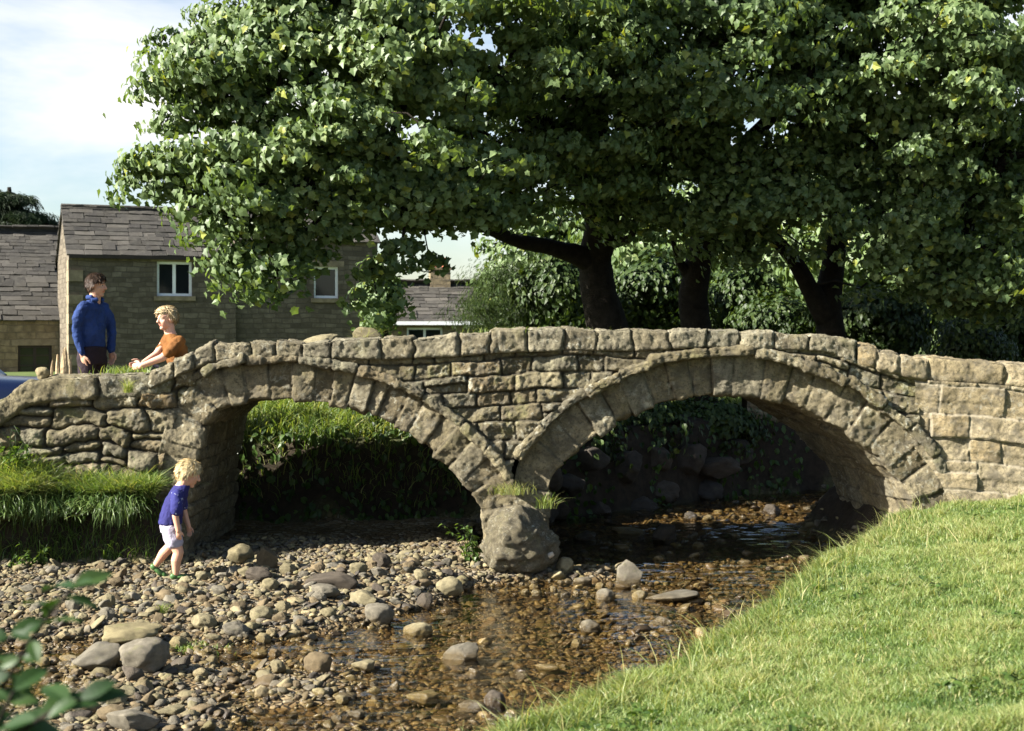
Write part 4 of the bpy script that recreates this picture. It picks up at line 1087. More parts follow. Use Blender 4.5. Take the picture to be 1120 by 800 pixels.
# long grass on the left bank, hanging over the edge
pos, d = scatter(-6.6, -3.2, 12.1, 13.02, 90000, rg, lambda x, y, d, rs, q: (y > lip_y(x) - .03) & (q < np.where(y - lip_y(x) < .2, .7, .5) * (.55 + .6 * (fbm(np.stack([x * 2.5, y * 2.5, 0 * x], 1), 2, 61) > -.15))))
d = pos[:, 1] - lip_y(pos[:, 0]); pos[:, 2] = .69 + .1 * np.clip(d / .6, 0, 1) + .26 * np.clip(d - .35, 0, .4); N = len(pos); edge = np.clip(1 - d / .2, 0, 1)
ht = rg.uniform(.09, .24, N) * (1 + .8 * np.clip(fbm(pos * 3, 2, 8) + .2, 0, 1)) * (1 - .2 * edge); tall = rg.random(N) < .015; ht[tall] = rg.uniform(.2, .38, tall.sum()); lean = rg.normal(size=(N, 2)) * .5 + np.stack([.15 * edge, -.5 * edge], 1)
rn = np.clip(.42 + .2 * fbm(pos * 4, 2, 66) + rg.normal(size=N) * .18, 0, .85); dry = rg.random(N) < .08; rn[dry] = rg.uniform(.7, .95, dry.sum())
grass_obj('long_grass', 'long grass hanging over the edge of the left bank', pos, ht, rg.uniform(.005, .010, N), lean, rn, rg)

# trailing stems down the left bank face, tinted dark as if in shade
pos, d = scatter(-6.6, -3.2, 12.0, 13.0, 60000, rg, lambda x, y, d, rs, q: ~rs & (d > -.24) & (d < .02) & (q < .12))
N = len(pos)
grass_obj('trailing_grass', 'trailing grass tinted dark like shade on the face of the left bank', pos, rg.uniform(.08, .26, N), rg.uniform(.005, .012, N), rg.normal(size=(N, 2)) * .45 + np.array([.15, -.4]), np.clip(.10 + rg.normal(size=N) * .14, 0, .6), rg)
pos, d = scatter(-5.5, -.5, 15.5, 19.5, 40000, rg, lambda x, y, d, rs, q: ~rs & (d > -.15) & (q < .75))
N = len(pos); grass_obj('bank_grass', 'bright grass on the far bank seen through the left arch', pos, rg.uniform(.08, .26, N), rg.uniform(.008, .016, N), rg.normal(size=(N, 2)) * .45 + np.array([.0, -.25]), np.clip(.45 + rg.normal(size=N) * .2, 0, .9), rg)
pos, d = scatter(-12, 8, 15.3, 30, 60000, rg, lambda x, y, d, rs, q: (d > .6) & inview(x, y, .3) & ((x < -.5) | (y > 23)))
N = len(pos); grass_obj('field_grass', 'rough grass on the level ground behind the bridge', pos, rg.uniform(.08, .25, N), rg.uniform(.01, .02, N), rg.normal(size=(N, 2)) * .4, np.clip(.5 + rg.normal(size=N) * .2, 0, 1), rg)

M_weed = mat_leaf('weed_leaf', [(.03, .06, .012), (.055, .10, .02), (.09, .14, .028), (.15, .19, .04)], .35, .45, .4)


def tuft(name, label, c, n, h, spread, tint, seed, wid=.006, lean0=(0, 0), group=None):
    r = np.random.default_rng(seed); o = r.normal(size=(n, 2)) * spread
    p = np.stack([c[0] + o[:, 0], c[1] + o[:, 1] * .6, np.full(n, c[2])], 1)
    V, Fa, A = blades(p, r.uniform(.5, 1.1, n) * h, r.uniform(.6, 1.4, n) * wid, r.normal(size=(n, 2)) * .4 + np.array(lean0), np.clip(tint + r.normal(size=n) * .15, 0, 1), r)
    return tag(add(name, mesh_data(name, V, Fa, M_grass, {'rnd': A}, True)), label, 'grass tuft', group)


def weed(name, label, c, n, h, spread, seed, lsize=.07, lean0=(0, 0), tmpl=LEAFO, cat='plant'):
    """upright leafy stems"""
    r = np.random.default_rng(seed); root = thing(name, c, label, cat); st = MB(); PV, FV, AV = [], [], []; n0 = 0
    for _ in range(n):
        b = np.array(c) + np.array([r.normal() * spread, r.normal() * spread * .5, -.03]); hh = h * r.uniform(.55, 1.1); l = r.normal(size=2) * .3 + np.array(lean0)
        ts = np.linspace(0, 1, 7); p = b + np.stack([l[0] * ts ** 2 * hh, l[1] * ts ** 2 * hh, ts * hh], 1); st.add(*tube(p, np.linspace(.006, .002, 7), 5))
        m = 9; tq = r.uniform(.2, 1, m); q = np.stack([np.interp(tq, ts, p[:, i]) for i in range(3)], 1); a = r.uniform(0, 6.28, m)
        hor = np.stack([np.cos(a), np.sin(a), .1 + 0 * a], 1)
        V, Fa, A = leaves(q, np.array([0, 0, 1]) + .3 * r.normal(size=(m, 3)) + .3 * hor, hor, lsize * r.uniform(.6, 1.2, m) * (1.15 - .5 * tq), np.clip(.5 + r.normal(size=m) * .2, 0, 1), tmpl)
        PV.append(V); FV.append(Fa + n0); AV.append(A); n0 += len(V)
    st.build('stem', M_weed, root)
    add('leaves', mesh_data('leaves', np.concatenate(PV), np.concatenate(FV), M_weed, {'rnd': np.concatenate(AV)}, False), root)
    return root


weed('tall_weed', 'leafy green weed growing against the left wing wall', (P(20, 500, 12.93)[0], 12.86, .82), 16, .5, .10, 901, .08)
weed('bank_weed', 'yellow green weed at the foot of the dark left bank', (P(45, 606, 12.55)[0], 12.5, .1), 5, .26, .05, 902, .07)
weed('bank_weed', 'small weed at the foot of the left bank behind the blurred leaves', (P(22, 606, 12.5)[0], 12.4, .1), 4, .2, .08, 903, .06)
weed('pier_weed', 'leafy weed growing beside the big boulder of the pier', (P(516, 610, 12.75)[0], 12.72, .12), 9, .38, .05, 904, .075, (-.25, -.2))
tuft('pier_grass', 'straw coloured grass tuft growing above the big boulder', (P(560, 541, 12.85)[0], 12.84, P(560, 541, 12.85)[2]), 170, .14, .09, .68, 905, .004, (-.1, -.25))
tuft('pier_grass', 'green grass tuft hanging right of the big boulder', (P(598, 556, 12.85)[0], 12.84, P(598, 556, 12.85)[2]), 80, .17, .05, .5, 906, .006, (.1, -.4))
tuft('wall_grass', 'short grass on the left wing wall between the man and the seated person', (P(138, 410, 13.2)[0], 13.22, 1.77), 260, .11, .13, .45, 907, .006)
tuft('wall_grass', 'yellow grass sprouting from a joint of the left wing wall', (P(141, 428, 12.95)[0], 12.94, 1.62), 90, .16, .025, .6, 908, .004, (0, -.4))
tuft('wall_grass', 'thin grass tuft sprouting on top of the bridge beside the small rock', (P(400, 364, 13.3)[0], 13.34, ztop(P(400, 0, 13.3)[0]) - .04), 70, .2, .06, .7, 909, .004)
tuft('wall_grass', 'low grass fringe along the bridge top above the pier', (P(585, 361, 13.35)[0], 13.4, ztop(.2) - .03), 260, .07, .3, .5, 910, .005)
tuft('gravel_grass', 'small grass tuft among the pebbles below the boy', (*hit(178, 672)[0][0][:2], hit(178, 672)[0][0][2]), 70, .09, .03, .5, 911, .004)
q_ = hit(200, 712)[0][0]; tuft('gravel_grass', 'green weed patch beside the dark round boulder', q_, 320, .05, .12, .4, 912, .006)

for k_ in range(11):
    x_ = -5.5 + .21 * k_ + .06 * math.sin(k_ * 9.0); y_ = lip_y(x_) + .05 + .04 * math.sin(k_ * 5.0)
    weed('nettle', 'leafy nettle in the row along the left bank edge', (x_, y_, .66), 5, .17, .07, 940 + k_, .065, (.05, -.5))['group'] = 'nettles along the left bank edge'

# broad-leaved clover and plantain in patches of the meadow
pos, d = scatter(-1.2, 5.4, 4.3, 12.9, 42000, rg, lambda x, y, d, rs, q: rs & (d > .15) & inview(x, y) & (fbm(np.stack([x * 1.9, y * 1.9, 0 * x], 1), 3, 55) > .38))
N = len(pos); pos[:, 2] += rg.uniform(.01, .055, N); a_ = rg.uniform(0, 6.28, N)
Vq, Fq, Aq = leaves(pos, np.array([0, 0, 1.0]) + rg.normal(size=(N, 3)) * .35, np.stack([np.cos(a_), np.sin(a_), .15 * rg.normal(size=N)], 1), rg.uniform(.018, .055, N), np.clip(.3 + rg.normal(size=N) * .22, 0, 1), LEAFO)
tag(add('clover', mesh_data('clover', Vq, Fq, M_weed, {'rnd': Aq}, False)), 'patches of dark clover leaves in the right bank meadow', 'clover', kind='stuff')
# ivy and ferny growth over the far earth faces, dark leaves in place of shade
pos, d = scatter(-3.6, 6, 15.3, 20.6, 90000, rg, lambda x, y, d, rs, q: ~rs & (d > -.23) & (d < .35) & (q < .5) & (fbm(np.stack([x * 2.2, y * 2.2, 0 * x], 1), 2, 58) > np.where(x < -.4, -.9, -.25)))
N = len(pos); pos[:, 2] += rg.uniform(.0, .08, N); pos[:, :2] += rg.normal(size=(N, 2)) * .05
Vq, Fq, Aq = leaves(pos, np.array([-.2, -.9, .5]) + rg.normal(size=(N, 3)) * .4, np.array([0, -.2, -1.0]) + rg.normal(size=(N, 3)) * .5, rg.uniform(.05, .11, N), np.clip(.2 + rg.normal(size=N) * .2, 0, 1), LEAFO)
tag(add('ivy', mesh_data('ivy', Vq, Fq, M_weed, {'rnd': Aq}, False)), 'dark ivy standing in for shade on the earth banks beyond both arches', 'ivy', kind='stuff')
bush('bank_bush', 'dark leafy bush on the lit grass bank seen through the left arch', 412, 470, 16.3, 80, 52, 231, 50, 80, .075, rad=.22)


def hang(name, label, p, L, out, wd, rnd, rng):
    """stems that spill over an edge and hang"""
    N = len(p); V = np.empty((N, 7, 3)); a = rng.uniform(0, 6.28, N); s = np.stack([np.cos(a), np.sin(a) * .4, 0 * a], 1) * wd[:, None] / 2
    for k, t_ in enumerate((0, .45, .8)):
        c = p + out * (1 - (1 - t_) ** 2)[..., None] if False else p + out * (1 - (1 - t_) ** 2) + np.array([0, 0, 1.0]) * (L * (.18 * math.sin(t_ * 3) - t_ ** 1.7))[:, None]
        V[:, 2 * k] = c - s * (1 - .3 * t_); V[:, 2 * k + 1] = c + s * (1 - .3 * t_)
    V[:, 6] = p + out - np.array([0, 0, 1.0]) * L[:, None]
    b = (np.arange(N) * 7)[:, None]; q = np.concatenate([b + np.array([[0, 1, 3, 2]]), b + np.array([[2, 3, 5, 4]])])
    return tag(add(name, mesh_data(name, V.reshape(-1, 3), [q, b + np.array([[4, 5, 6]])], M_grass, {'rnd': np.repeat(rnd, 7)}, True)), label, 'grass', kind='stuff')


N = 5200; x_ = rg.uniform(-6.4, -3.3, N); p_ = np.stack([x_, lip_y(x_) + rg.normal(size=N) * .07, .66 + rg.normal(size=N) * .05], 1); cl_ = np.clip(.6 + fbm(p_ * np.array([2.6, 0, 0]), 3, 97), .15, 1.5)
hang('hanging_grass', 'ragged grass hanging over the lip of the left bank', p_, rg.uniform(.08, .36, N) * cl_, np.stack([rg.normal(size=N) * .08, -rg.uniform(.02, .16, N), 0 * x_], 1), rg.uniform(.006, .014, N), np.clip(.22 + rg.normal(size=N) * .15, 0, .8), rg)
# ------------------------------------------------------------------ stones of the river bed
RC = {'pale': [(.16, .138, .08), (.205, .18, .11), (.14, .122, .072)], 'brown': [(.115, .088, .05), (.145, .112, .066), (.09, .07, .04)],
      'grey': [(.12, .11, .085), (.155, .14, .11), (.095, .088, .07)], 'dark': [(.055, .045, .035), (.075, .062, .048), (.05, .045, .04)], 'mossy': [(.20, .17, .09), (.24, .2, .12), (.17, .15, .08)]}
M_rock = {k: mat_rock('river_stone_' + k, v, moss=.75 if k == 'mossy' else .25) for k, v in RC.items()}
PROTO = {}
for k_, sub_, ct_, lo_, hi_ in (('round', 4, 4, .8, .95), ('flat', 4, 6, .68, .9), ('sharp', 4, 11, .5, .8)):
    for j in range(4):
        V_, F_ = rock_shape(500 + j * 7 + len(k_) * 31, sub_, ct_, lo_, hi_); PROTO[k_, j] = (V_, F_)
MESH = {}


def stone(px, py, w, h, col='grey', shape='round', label=None, group=None, seed=0, name='river_stone', dep=.75, sink=.3, cat='stone', rot=None, xyz=None, tilt=.25):
    """a stone whose foot sits on the ground where the photo shows it; w, h = its size in photo pixels"""
    r = np.random.default_rng(seed + int(px * 13 + py * 7)); j = int(r.integers(4))
    q = hit(px, py)[0][0] if xyz is None else np.array(xyz); s = q[1] / F
    key = (shape, j, col)
    if key not in MESH: MESH[key] = mesh_data('river_stone', PROTO[shape, j][0], PROTO[shape, j][1], M_rock[col], {'rnd': np.full(len(PROTO[shape, j][0]), r.random())}, True)
    o = bpy.data.objects.new(name, MESH[key]); C.objects.link(o)
    a = w * s / 2; c = h * s / (2 - sink)
    o.scale = (a, a * dep * r.uniform(.85, 1.15), c)
    o.rotation_euler = (r.normal() * tilt * .4, r.normal() * tilt * .4, r.uniform(-.5, .5) + (math.pi if r.random() < .5 else 0)) if rot is None else rot
    zc = max(q[2], -.07 if xyz is None else -9) + c * (1 - sink)
    o.location = (q[0], q[1] + a * dep * .5, zc)
    return tag(o, label, cat, group)


PROTO['pier', 0] = PROTO['pier', 1] = PROTO['pier', 2] = PROTO['pier', 3] = rock_shape(83, 5, 4, .78, .92, .34)
stone(566, 611, 98, 78, 'grey', 'pier', 'huge brown boulder resting against the pier between the two arches', name='boulder', cat='boulder', dep=.75, sink=.12, seed=3, xyz=(P(566, 611, 12.75)[0], 12.4, .04), rot=(0, 0, .3))
stone(491, 655, 34, 22, 'pale', 'round', 'pale smooth rounded boulder at the edge of the water below the pier', name='boulder', cat='boulder')
stone(466, 671, 21, 19, 'dark', 'sharp', 'small dark pointed stone standing in the water below the pale rounded boulder')
stone(414, 687, 34, 24, 'grey', 'round', 'rounded grey boulder where the gravel meets the blue pool', name='boulder', cat='boulder')
stone(457, 702, 34, 19, 'pale', 'round', 'pale humped stone standing alone in the shallow blue pool')
stone(508, 731, 50, 25, 'grey', 'sharp', 'angular block with a dark end standing in mid stream', name='boulder', cat='boulder')
stone(347, 740, 33, 25, 'brown', 'round', 'rounded brown cobble left of the flat pale stone in the stream')
stone(398, 737, 29, 14, 'pale', 'flat', 'flat pale stone right of the rounded brown cobble in the stream')
stone(463, 776, 40, 18, 'mossy', 'flat', 'low ochre stone with a dark end near the bottom of the stream')
stone(515, 785, 34, 16, 'grey', 'round', 'low grey stone near the bottom, left of the grass bank')
stone(541, 782, 26, 24, 'dark', 'round', 'dark upright stone touching the low grey stone near the grass bank')
stone(600, 740, 30, 12, 'pale', 'flat', 'thin pale slab lying in the stream nearest the grass bank')
stone(645, 697, 26, 17, 'grey', 'round', 'rounded grey stone in the water off the middle of the grass bank')
stone(632, 712, 14, 12, 'pale', 'sharp', 'small white pointed stone just below the rounded grey stone off the grass bank')
stone(689, 641, 30, 28, 'grey', 'sharp', 'upright leaning stone in the water below the right arch', dep=.5)
stone(727, 688, 26, 11, 'grey', 'flat', 'low stone in the water close under the grass bank')
stone(738, 663, 62, 13, 'grey', 'flat', 'long flat stone lying in a line of stones under the grass bank')
stone(262, 618, 32, 22, 'pale', 'round', 'pale boulder at the mouth of the left arch right of the boy', name='boulder', cat='boulder')
stone(293, 623, 32, 24, 'brown', 'sharp', 'angular pinkish brown boulder at the mouth of the left arch', name='boulder', cat='boulder')
stone(282, 638, 32, 15, 'dark', 'round', 'dark smooth stone lying below the angular pinkish brown boulder')
stone(415, 623, 25, 18, 'dark', 'sharp', 'dark angular rock standing on the gravel in front of the left arch')
stone(136, 708, 78, 26, 'mossy', 'flat', 'broad mossy flat boulder behind two others on the lower gravel', name='boulder', cat='boulder')
stone(104, 738, 62, 32, 'grey', 'sharp', 'angular boulder with a black shaded face at the left of the boulder trio', name='boulder', cat='boulder')
stone(156, 736, 56, 36, 'grey', 'round', 'smooth domed dark boulder at the right of the boulder trio', name='boulder', cat='boulder')
stone(142, 801, 60, 26, 'grey', 'sharp', 'rough wedge shaped stone at the bottom edge of the picture', dep=.6)
stone(186, 786, 36, 12, 'pale', 'flat', 'flat ochre stone beside the wedge shaped stone at the bottom')
stone(122, 790, 36, 16, 'brown', 'flat', 'brown flat stone left of the wedge shaped stone at the bottom')
stone(362, 646, 62, 18, 'dark', 'flat', 'long dark slab lying on the gravel like a log', dep=.35)
stone(118, 668, 16, 16, 'pale', 'round', 'pale egg shaped stone on the gravel below the boy', seed=4)
stone(222, 690, 30, 16, 'pale', 'round', 'pale cobble on the gravel right of the boulder trio')
stone(258, 697, 34, 15, 'grey', 'flat', 'grey flat cobble on the gravel right of the pale cobble', seed=6)
stone(284, 680, 30, 16, 'pale', 'flat', 'light flat slab on the gravel between the boy and the blue pool')
stone(398, 664, 36, 16, 'pale', 'sharp', 'pale angular slab just above the rounded grey boulder', seed=2)
stone(352, 655, 40, 15, 'grey', 'sharp', 'grey broken slab below the long dark slab', seed=8)
stone(302, 739, 20, 15, 'pale', 'sharp', 'pale pointed stone in the wet gravel left of the brown cobble')
stone(390, 790, 22, 12, 'grey', 'flat', 'half drowned grey stone at the bottom middle of the stream')
stone(372, 776, 17, 11, 'pale', 'sharp', 'small white stone above the half drowned grey stone')
stone(686, 590, 42, 14, 'pale', 'flat', 'pale flat stones edge catching light inside the right arch', dep=.5)
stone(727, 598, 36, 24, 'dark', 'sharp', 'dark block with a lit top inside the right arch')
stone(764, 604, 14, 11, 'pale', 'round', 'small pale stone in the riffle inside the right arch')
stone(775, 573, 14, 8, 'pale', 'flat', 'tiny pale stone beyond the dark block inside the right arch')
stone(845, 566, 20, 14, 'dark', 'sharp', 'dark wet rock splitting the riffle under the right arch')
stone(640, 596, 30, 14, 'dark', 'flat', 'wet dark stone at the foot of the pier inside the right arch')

MESH['pier', 0, 'x'] = 0
for o_ in [q for q in C.objects if q.name == 'boulder'][:1]:
    m_ = o_.data.copy(); m_.materials.clear(); m_.materials.append(M_cop); o_.data = m_
# stones of the drowned shelf and the gravel, each an object, in the places the photo shows them
rs_ = np.random.default_rng(2024)
taken = []
ZONES = [  # photo region (polygon), how many, size range in px, colours, label, group
    ([(0, 640), (160, 632), (215, 640), (215, 680), (60, 690), (0, 700)], 62, (9, 22), ['pale', 'pale', 'grey', 'brown'], 'loose {c} stone on the dry gravel around the feet of the boy', 'loose stones round the boy'),
    ([(215, 625), (420, 620), (520, 615), (420, 655), (330, 690), (215, 690)], 72, (9, 22), ['pale', 'pale', 'grey', 'brown'], 'loose {c} stone on the dry gravel in front of the left arch', 'loose stones before the left arch'),
    ([(175, 690), (320, 690), (290, 745), (215, 790), (170, 770)], 40, (9, 22), ['pale', 'grey', 'brown', 'mossy'], 'half wet {c} stone on the lower gravel right of the boulder trio', 'half wet stones of the lower gravel'),
    ([(0, 700), (90, 690), (80, 740), (180, 750), (200, 800), (0, 800)], 40, (9, 24), ['pale', 'grey', 'brown', 'mossy'], 'half wet {c} stone behind the blurred leaves at the bottom left', 'stones behind the blurred leaves'),
    ([(545, 632), (600, 625), (680, 648), (790, 655), (780, 668), (650, 662), (560, 660)], 40, (8, 34), ['pale', 'grey', 'grey', 'brown'], '{c} stone in the row of stones between the pier and the grass bank', 'row of stones from the pier to the bank'),
    ([(300, 745), (420, 700), (560, 690), (700, 690), (640, 740), (520, 790), (240, 795)], 46, (8, 20), ['brown', 'grey', 'mossy', 'dark'], 'wet {c} stone just breaking the surface of the shallow stream', 'wet stones breaking the stream surface'),
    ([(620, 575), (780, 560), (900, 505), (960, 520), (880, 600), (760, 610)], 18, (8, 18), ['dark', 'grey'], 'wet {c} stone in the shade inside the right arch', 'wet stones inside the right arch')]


def inpoly(x, y, poly):
    c = False; n = len(poly)
    for i in range(n):
        (x1, y1), (x2, y2) = poly[i], poly[(i + 1) % n]
        if (y1 > y) != (y2 > y) and x < (x2 - x1) * (y - y1) / (y2 - y1) + x1: c = not c
    return c


for poly, n, (s0, s1), cols, lab, grp in ZONES:
    pa = np.array(poly); k = 0; tries = 0; spots = []
    while k < n and tries < 8000:
        tries += 1; px = rs_.uniform(pa[:, 0].min(), pa[:, 0].max()); py = rs_.uniform(pa[:, 1].min(), pa[:, 1].max()); s = s0 + (s1 - s0) * rs_.random() ** 2.2
        if not inpoly(px, py, poly) or any(abs(px - a) < (s + c) * .42 and abs(py - b) < (s + c) * .2 for a, b, c in taken): continue
        taken.append((px, py, s)); spots.append((px, py, s)); k += 1
    hits = hit(np.array([q[0] for q in spots]), np.array([q[1] for q in spots]))[0]
    for (px, py, s), q in zip(spots, hits):
        col = cols[int(rs_.integers(len(cols)))]; sh = ('sharp', 'flat', 'round', 'sharp')[int(rs_.integers(4))]
        q = q.copy(); q[2] = max(q[2], -.02 if 'row of' in lab else -.045)
        stone(px, py, s, s * rs_.uniform(.42, .72), col, sh, lab.format(c=col), lab.format(c=col) + ' group', int(rs_.integers(1e6)), xyz=q, sink=.45)

# pebbles: far too many to count
def pebbles(name, label, n, seed, area, smin, smax, mats, power=2.6, sub_=2):
    r = np.random.default_rng(seed); x = r.uniform(area[0], area[1], n); y = r.uniform(area[2], area[3], n)
    z, d, rsd = zfun(x, y, True); k = (d < -.22) & (z > -.3) & inview(x, y, 1.8) & (r.random(n) < np.where(z > -.02, 1, .85)); x, y, z = x[k], y[k], z[k]; n = len(x)
    base = [rock_shape(900 + j, sub_, 12 if j % 3 else 7, .45, .86, .3) for j in range(12)]
    s = smin + (smax - smin) * r.random(n) ** power; PV, FV, A, M = [], [], [], []; n0 = 0
    for j, (V, f) in enumerate(base):
        q = np.arange(j, n, 12); m = len(q); a = r.uniform(0, 6.28, m); sc = s[q, None] * np.stack([np.ones(m), r.uniform(.55, 1, m), r.uniform(.3, .65, m)], 1)
        v = V[None] * sc[:, None]; c, sn = np.cos(a)[:, None], np.sin(a)[:, None]
        v = np.stack([v[..., 0] * c - v[..., 1] * sn, v[..., 0] * sn + v[..., 1] * c, v[..., 2] + v[..., 0] * r.normal(size=(m, 1)) * .3], -1) + np.stack([x[q], y[q], z[q] + sc[:, 2] * .35], 1)[:, None]
        PV.append(v.reshape(-1, 3)); FV.append((f[None] + (np.arange(m) * len(V))[:, None, None]).reshape(-1, 3) + n0); A.append(np.repeat(r.random(m), len(V)))
        M.append(np.repeat(r.choice(len(mats), m, p=[.26, .23, .23, .12, .16]), len(f))); n0 += m * len(V)
    me = mesh_data(name, np.concatenate(PV), np.concatenate(FV), mats, {'rnd': np.concatenate(A)}, True, np.concatenate(M))
    return tag(add(name, me), label, name, kind='stuff')


PM = [M_rock[k] for k in ('pale', 'grey', 'brown', 'mossy', 'dark')]
pebbles('pebbles', 'countless pebbles covering the gravel bar and the stream bed', 42000, 71, (-7.4, 3.6, 7.0, 14.2), .010, .048, PM)
pebbles('cobbles', 'countless cobbles among the pebbles of the gravel bar and stream', 2700, 73, (-7.4, 3.6, 7.0, 13.2), .03, .085, PM, 1.8, 3)
pebbles('pebbles', 'pebbles on the shaded stream bed beyond the bridge', 3500, 72, (-.5, 6, 13, 19.5), .03, .09, PM)

# driftwood and the loose stones on the bridge
q0 = hit(578, 627)[0][0]; dw = MB(); a_ = q0 + [-.02, 0, .03]; b_ = a_ + [.24, -.05, .12]
pts_ = np.linspace(a_, b_, 7) + np.random.default_rng(1).normal(size=(7, 3)) * .004; dw.add(*tube(pts_, [.022, .026, .027, .027, .028, .027, .02], 9))
M_drift = mat_simple('bleached_wood', (.5, .42, .31), .85, .2, .2, 9, .4, .01)
tag(dw.build('driftwood', M_drift), 'short bleached stick propped on the stones right of the big boulder', 'driftwood')
stone(402, 373, 34, 17, 'pale', 'round', 'small loose rock lying on the bridge top beside the grass tuft', xyz=(P(402, 0, 13.35)[0], 13.3, ztop(P(402, 0, 13.3)[0]) - .02), sink=.25, name='loose_rock')
stone(348, 374, 46, 10, 'pale', 'flat', 'flat slab lying on the crown of the left arch', xyz=(P(348, 0, 13.4)[0], 13.35, ztop(P(348, 0, 13.3)[0]) - .03), sink=.25, name='loose_slab')
stone(48, 414, 18, 13, 'mossy', 'round', 'small rounded rock on the left wing wall beside the wooden stakes', xyz=(P(48, 0, 13.2)[0], 13.15, 1.74), sink=.2, name='loose_rock')

for k_ in range(9):
    t_ = (k_ + .5) / 9; x_, y_ = np.interp(t_, [0, .3, .6, 1], [-.1, .6, 1.8, 3.0]), np.interp(t_, [0, .3, .6, 1], [15.98, 16.6, 17.8, 18.95]); r_ = np.random.default_rng(k_)
    for lv in range(2):
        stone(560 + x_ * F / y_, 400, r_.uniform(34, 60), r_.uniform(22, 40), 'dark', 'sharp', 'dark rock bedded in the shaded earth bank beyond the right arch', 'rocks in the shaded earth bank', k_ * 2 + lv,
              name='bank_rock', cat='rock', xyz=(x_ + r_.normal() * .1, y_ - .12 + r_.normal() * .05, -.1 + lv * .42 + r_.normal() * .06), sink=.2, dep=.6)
# ------------------------------------------------------------------ people
def fuse(mb, voxel, it=3, noise=None):
    """one continuous surface from overlapping limbs"""
    me = mb.data('tmp', [], True); o = bpy.data.objects.new('tmp', me); C.objects.link(o)
    m = o.modifiers.new('r', 'REMESH'); m.mode = 'VOXEL'; m.voxel_size = voxel; m.use_smooth_shade = True
    if it: s = o.modifiers.new('s', 'SMOOTH'); s.factor = .5; s.iterations = it
    dg = bpy.context.evaluated_depsgraph_get(); ev = o.evaluated_get(dg); m2 = bpy.data.meshes.new_from_object(ev)
    V = np.empty(len(m2.vertices) * 3, np.float32); m2.vertices.foreach_get('co', V); V = V.reshape(-1, 3).astype(float)
    Nn = np.empty(len(m2.vertices) * 3, np.float32); m2.vertices.foreach_get('normal', Nn); Nn = Nn.reshape(-1, 3)
    tot = np.empty(len(m2.polygons), np.int32); m2.polygons.foreach_get('loop_total', tot)
    idx = np.empty(len(m2.loops), np.int32); m2.loops.foreach_get('vertex_index', idx); st = np.concatenate([[0], np.cumsum(tot)[:-1]])
    Fs = [idx[st[tot == k][:, None] + np.arange(k)] for k in (3, 4) if (tot == k).any()]
    bpy.data.objects.remove(o); bpy.data.meshes.remove(m2); bpy.data.meshes.remove(me)
    if noise: V = V + Nn * noise(V)[:, None]
    return V, Fs


def limb(mb, pts, rad, n=14):
    """tapered limb with round ends"""
    pts = [np.array(p, float) for p in pts]; rad = list(rad)
    p2, _ = resample(np.array(pts), .02) if len(pts) > 1 else (np.array(pts), None)
    d = np.concatenate([[0], np.cumsum(np.linalg.norm(np.diff(np.array(pts), axis=0), axis=1))]); s = np.linspace(0, d[-1], len(p2)); r2 = np.interp(s, d, rad)
    mb.add(*tube(p2, r2, n))
    for p, r in ((pts[0], rad[0]), (pts[-1], rad[-1])): V, f = ICO[2]; mb.add(V * r + p, f)
    for p, r in zip(pts[1:-1], rad[1:-1]): V, f = ICO[2]; mb.add(V * r * 1.0 + p, f)


def ell(mb, c, rad, M=None):
    V, f = ICO[3]; v = V * np.array(rad)
    if M is not None: v = v @ np.asarray(M)
    mb.add(v + np.asarray(c), f)


def loft(mb, cs, la, fb, lat, fr, n=20):
    """torso rings: centres, half widths (along lat) and half depths (along fr)"""
    cs = np.array(cs, float); m = len(cs); s = np.linspace(0, 1, m); s2 = np.linspace(0, 1, m * 5)
    c2 = np.stack([np.interp(s2, s, cs[:, i]) for i in range(3)], 1); l2 = np.interp(s2, s, la); f2_ = np.interp(s2, s, fb); a = np.linspace(0, 2 * np.pi, n, endpoint=False)
    V = c2[:, None] + l2[:, None, None] * np.cos(a)[None, :, None] * lat + f2_[:, None, None] * np.sin(a)[None, :, None] * fr
    V = V.reshape(-1, 3); i, j = np.meshgrid(np.arange(len(c2) - 1), np.arange(n), indexing='ij'); i = i.ravel(); j = j.ravel(); j2 = (j + 1) % n
    q = np.stack([i * n + j, i * n + j2, (i + 1) * n + j2, (i + 1) * n + j], 1)
    k = np.arange(n); mb.add(V, [q]); mb.add(np.concatenate([V[:n], c2[:1]]), [np.stack([(k + 1) % n, k, np.full(n, n)], 1)]); mb.add(np.concatenate([V[-n:], c2[-1:]]), [np.stack([k, (k + 1) % n, np.full(n, n)], 1)])


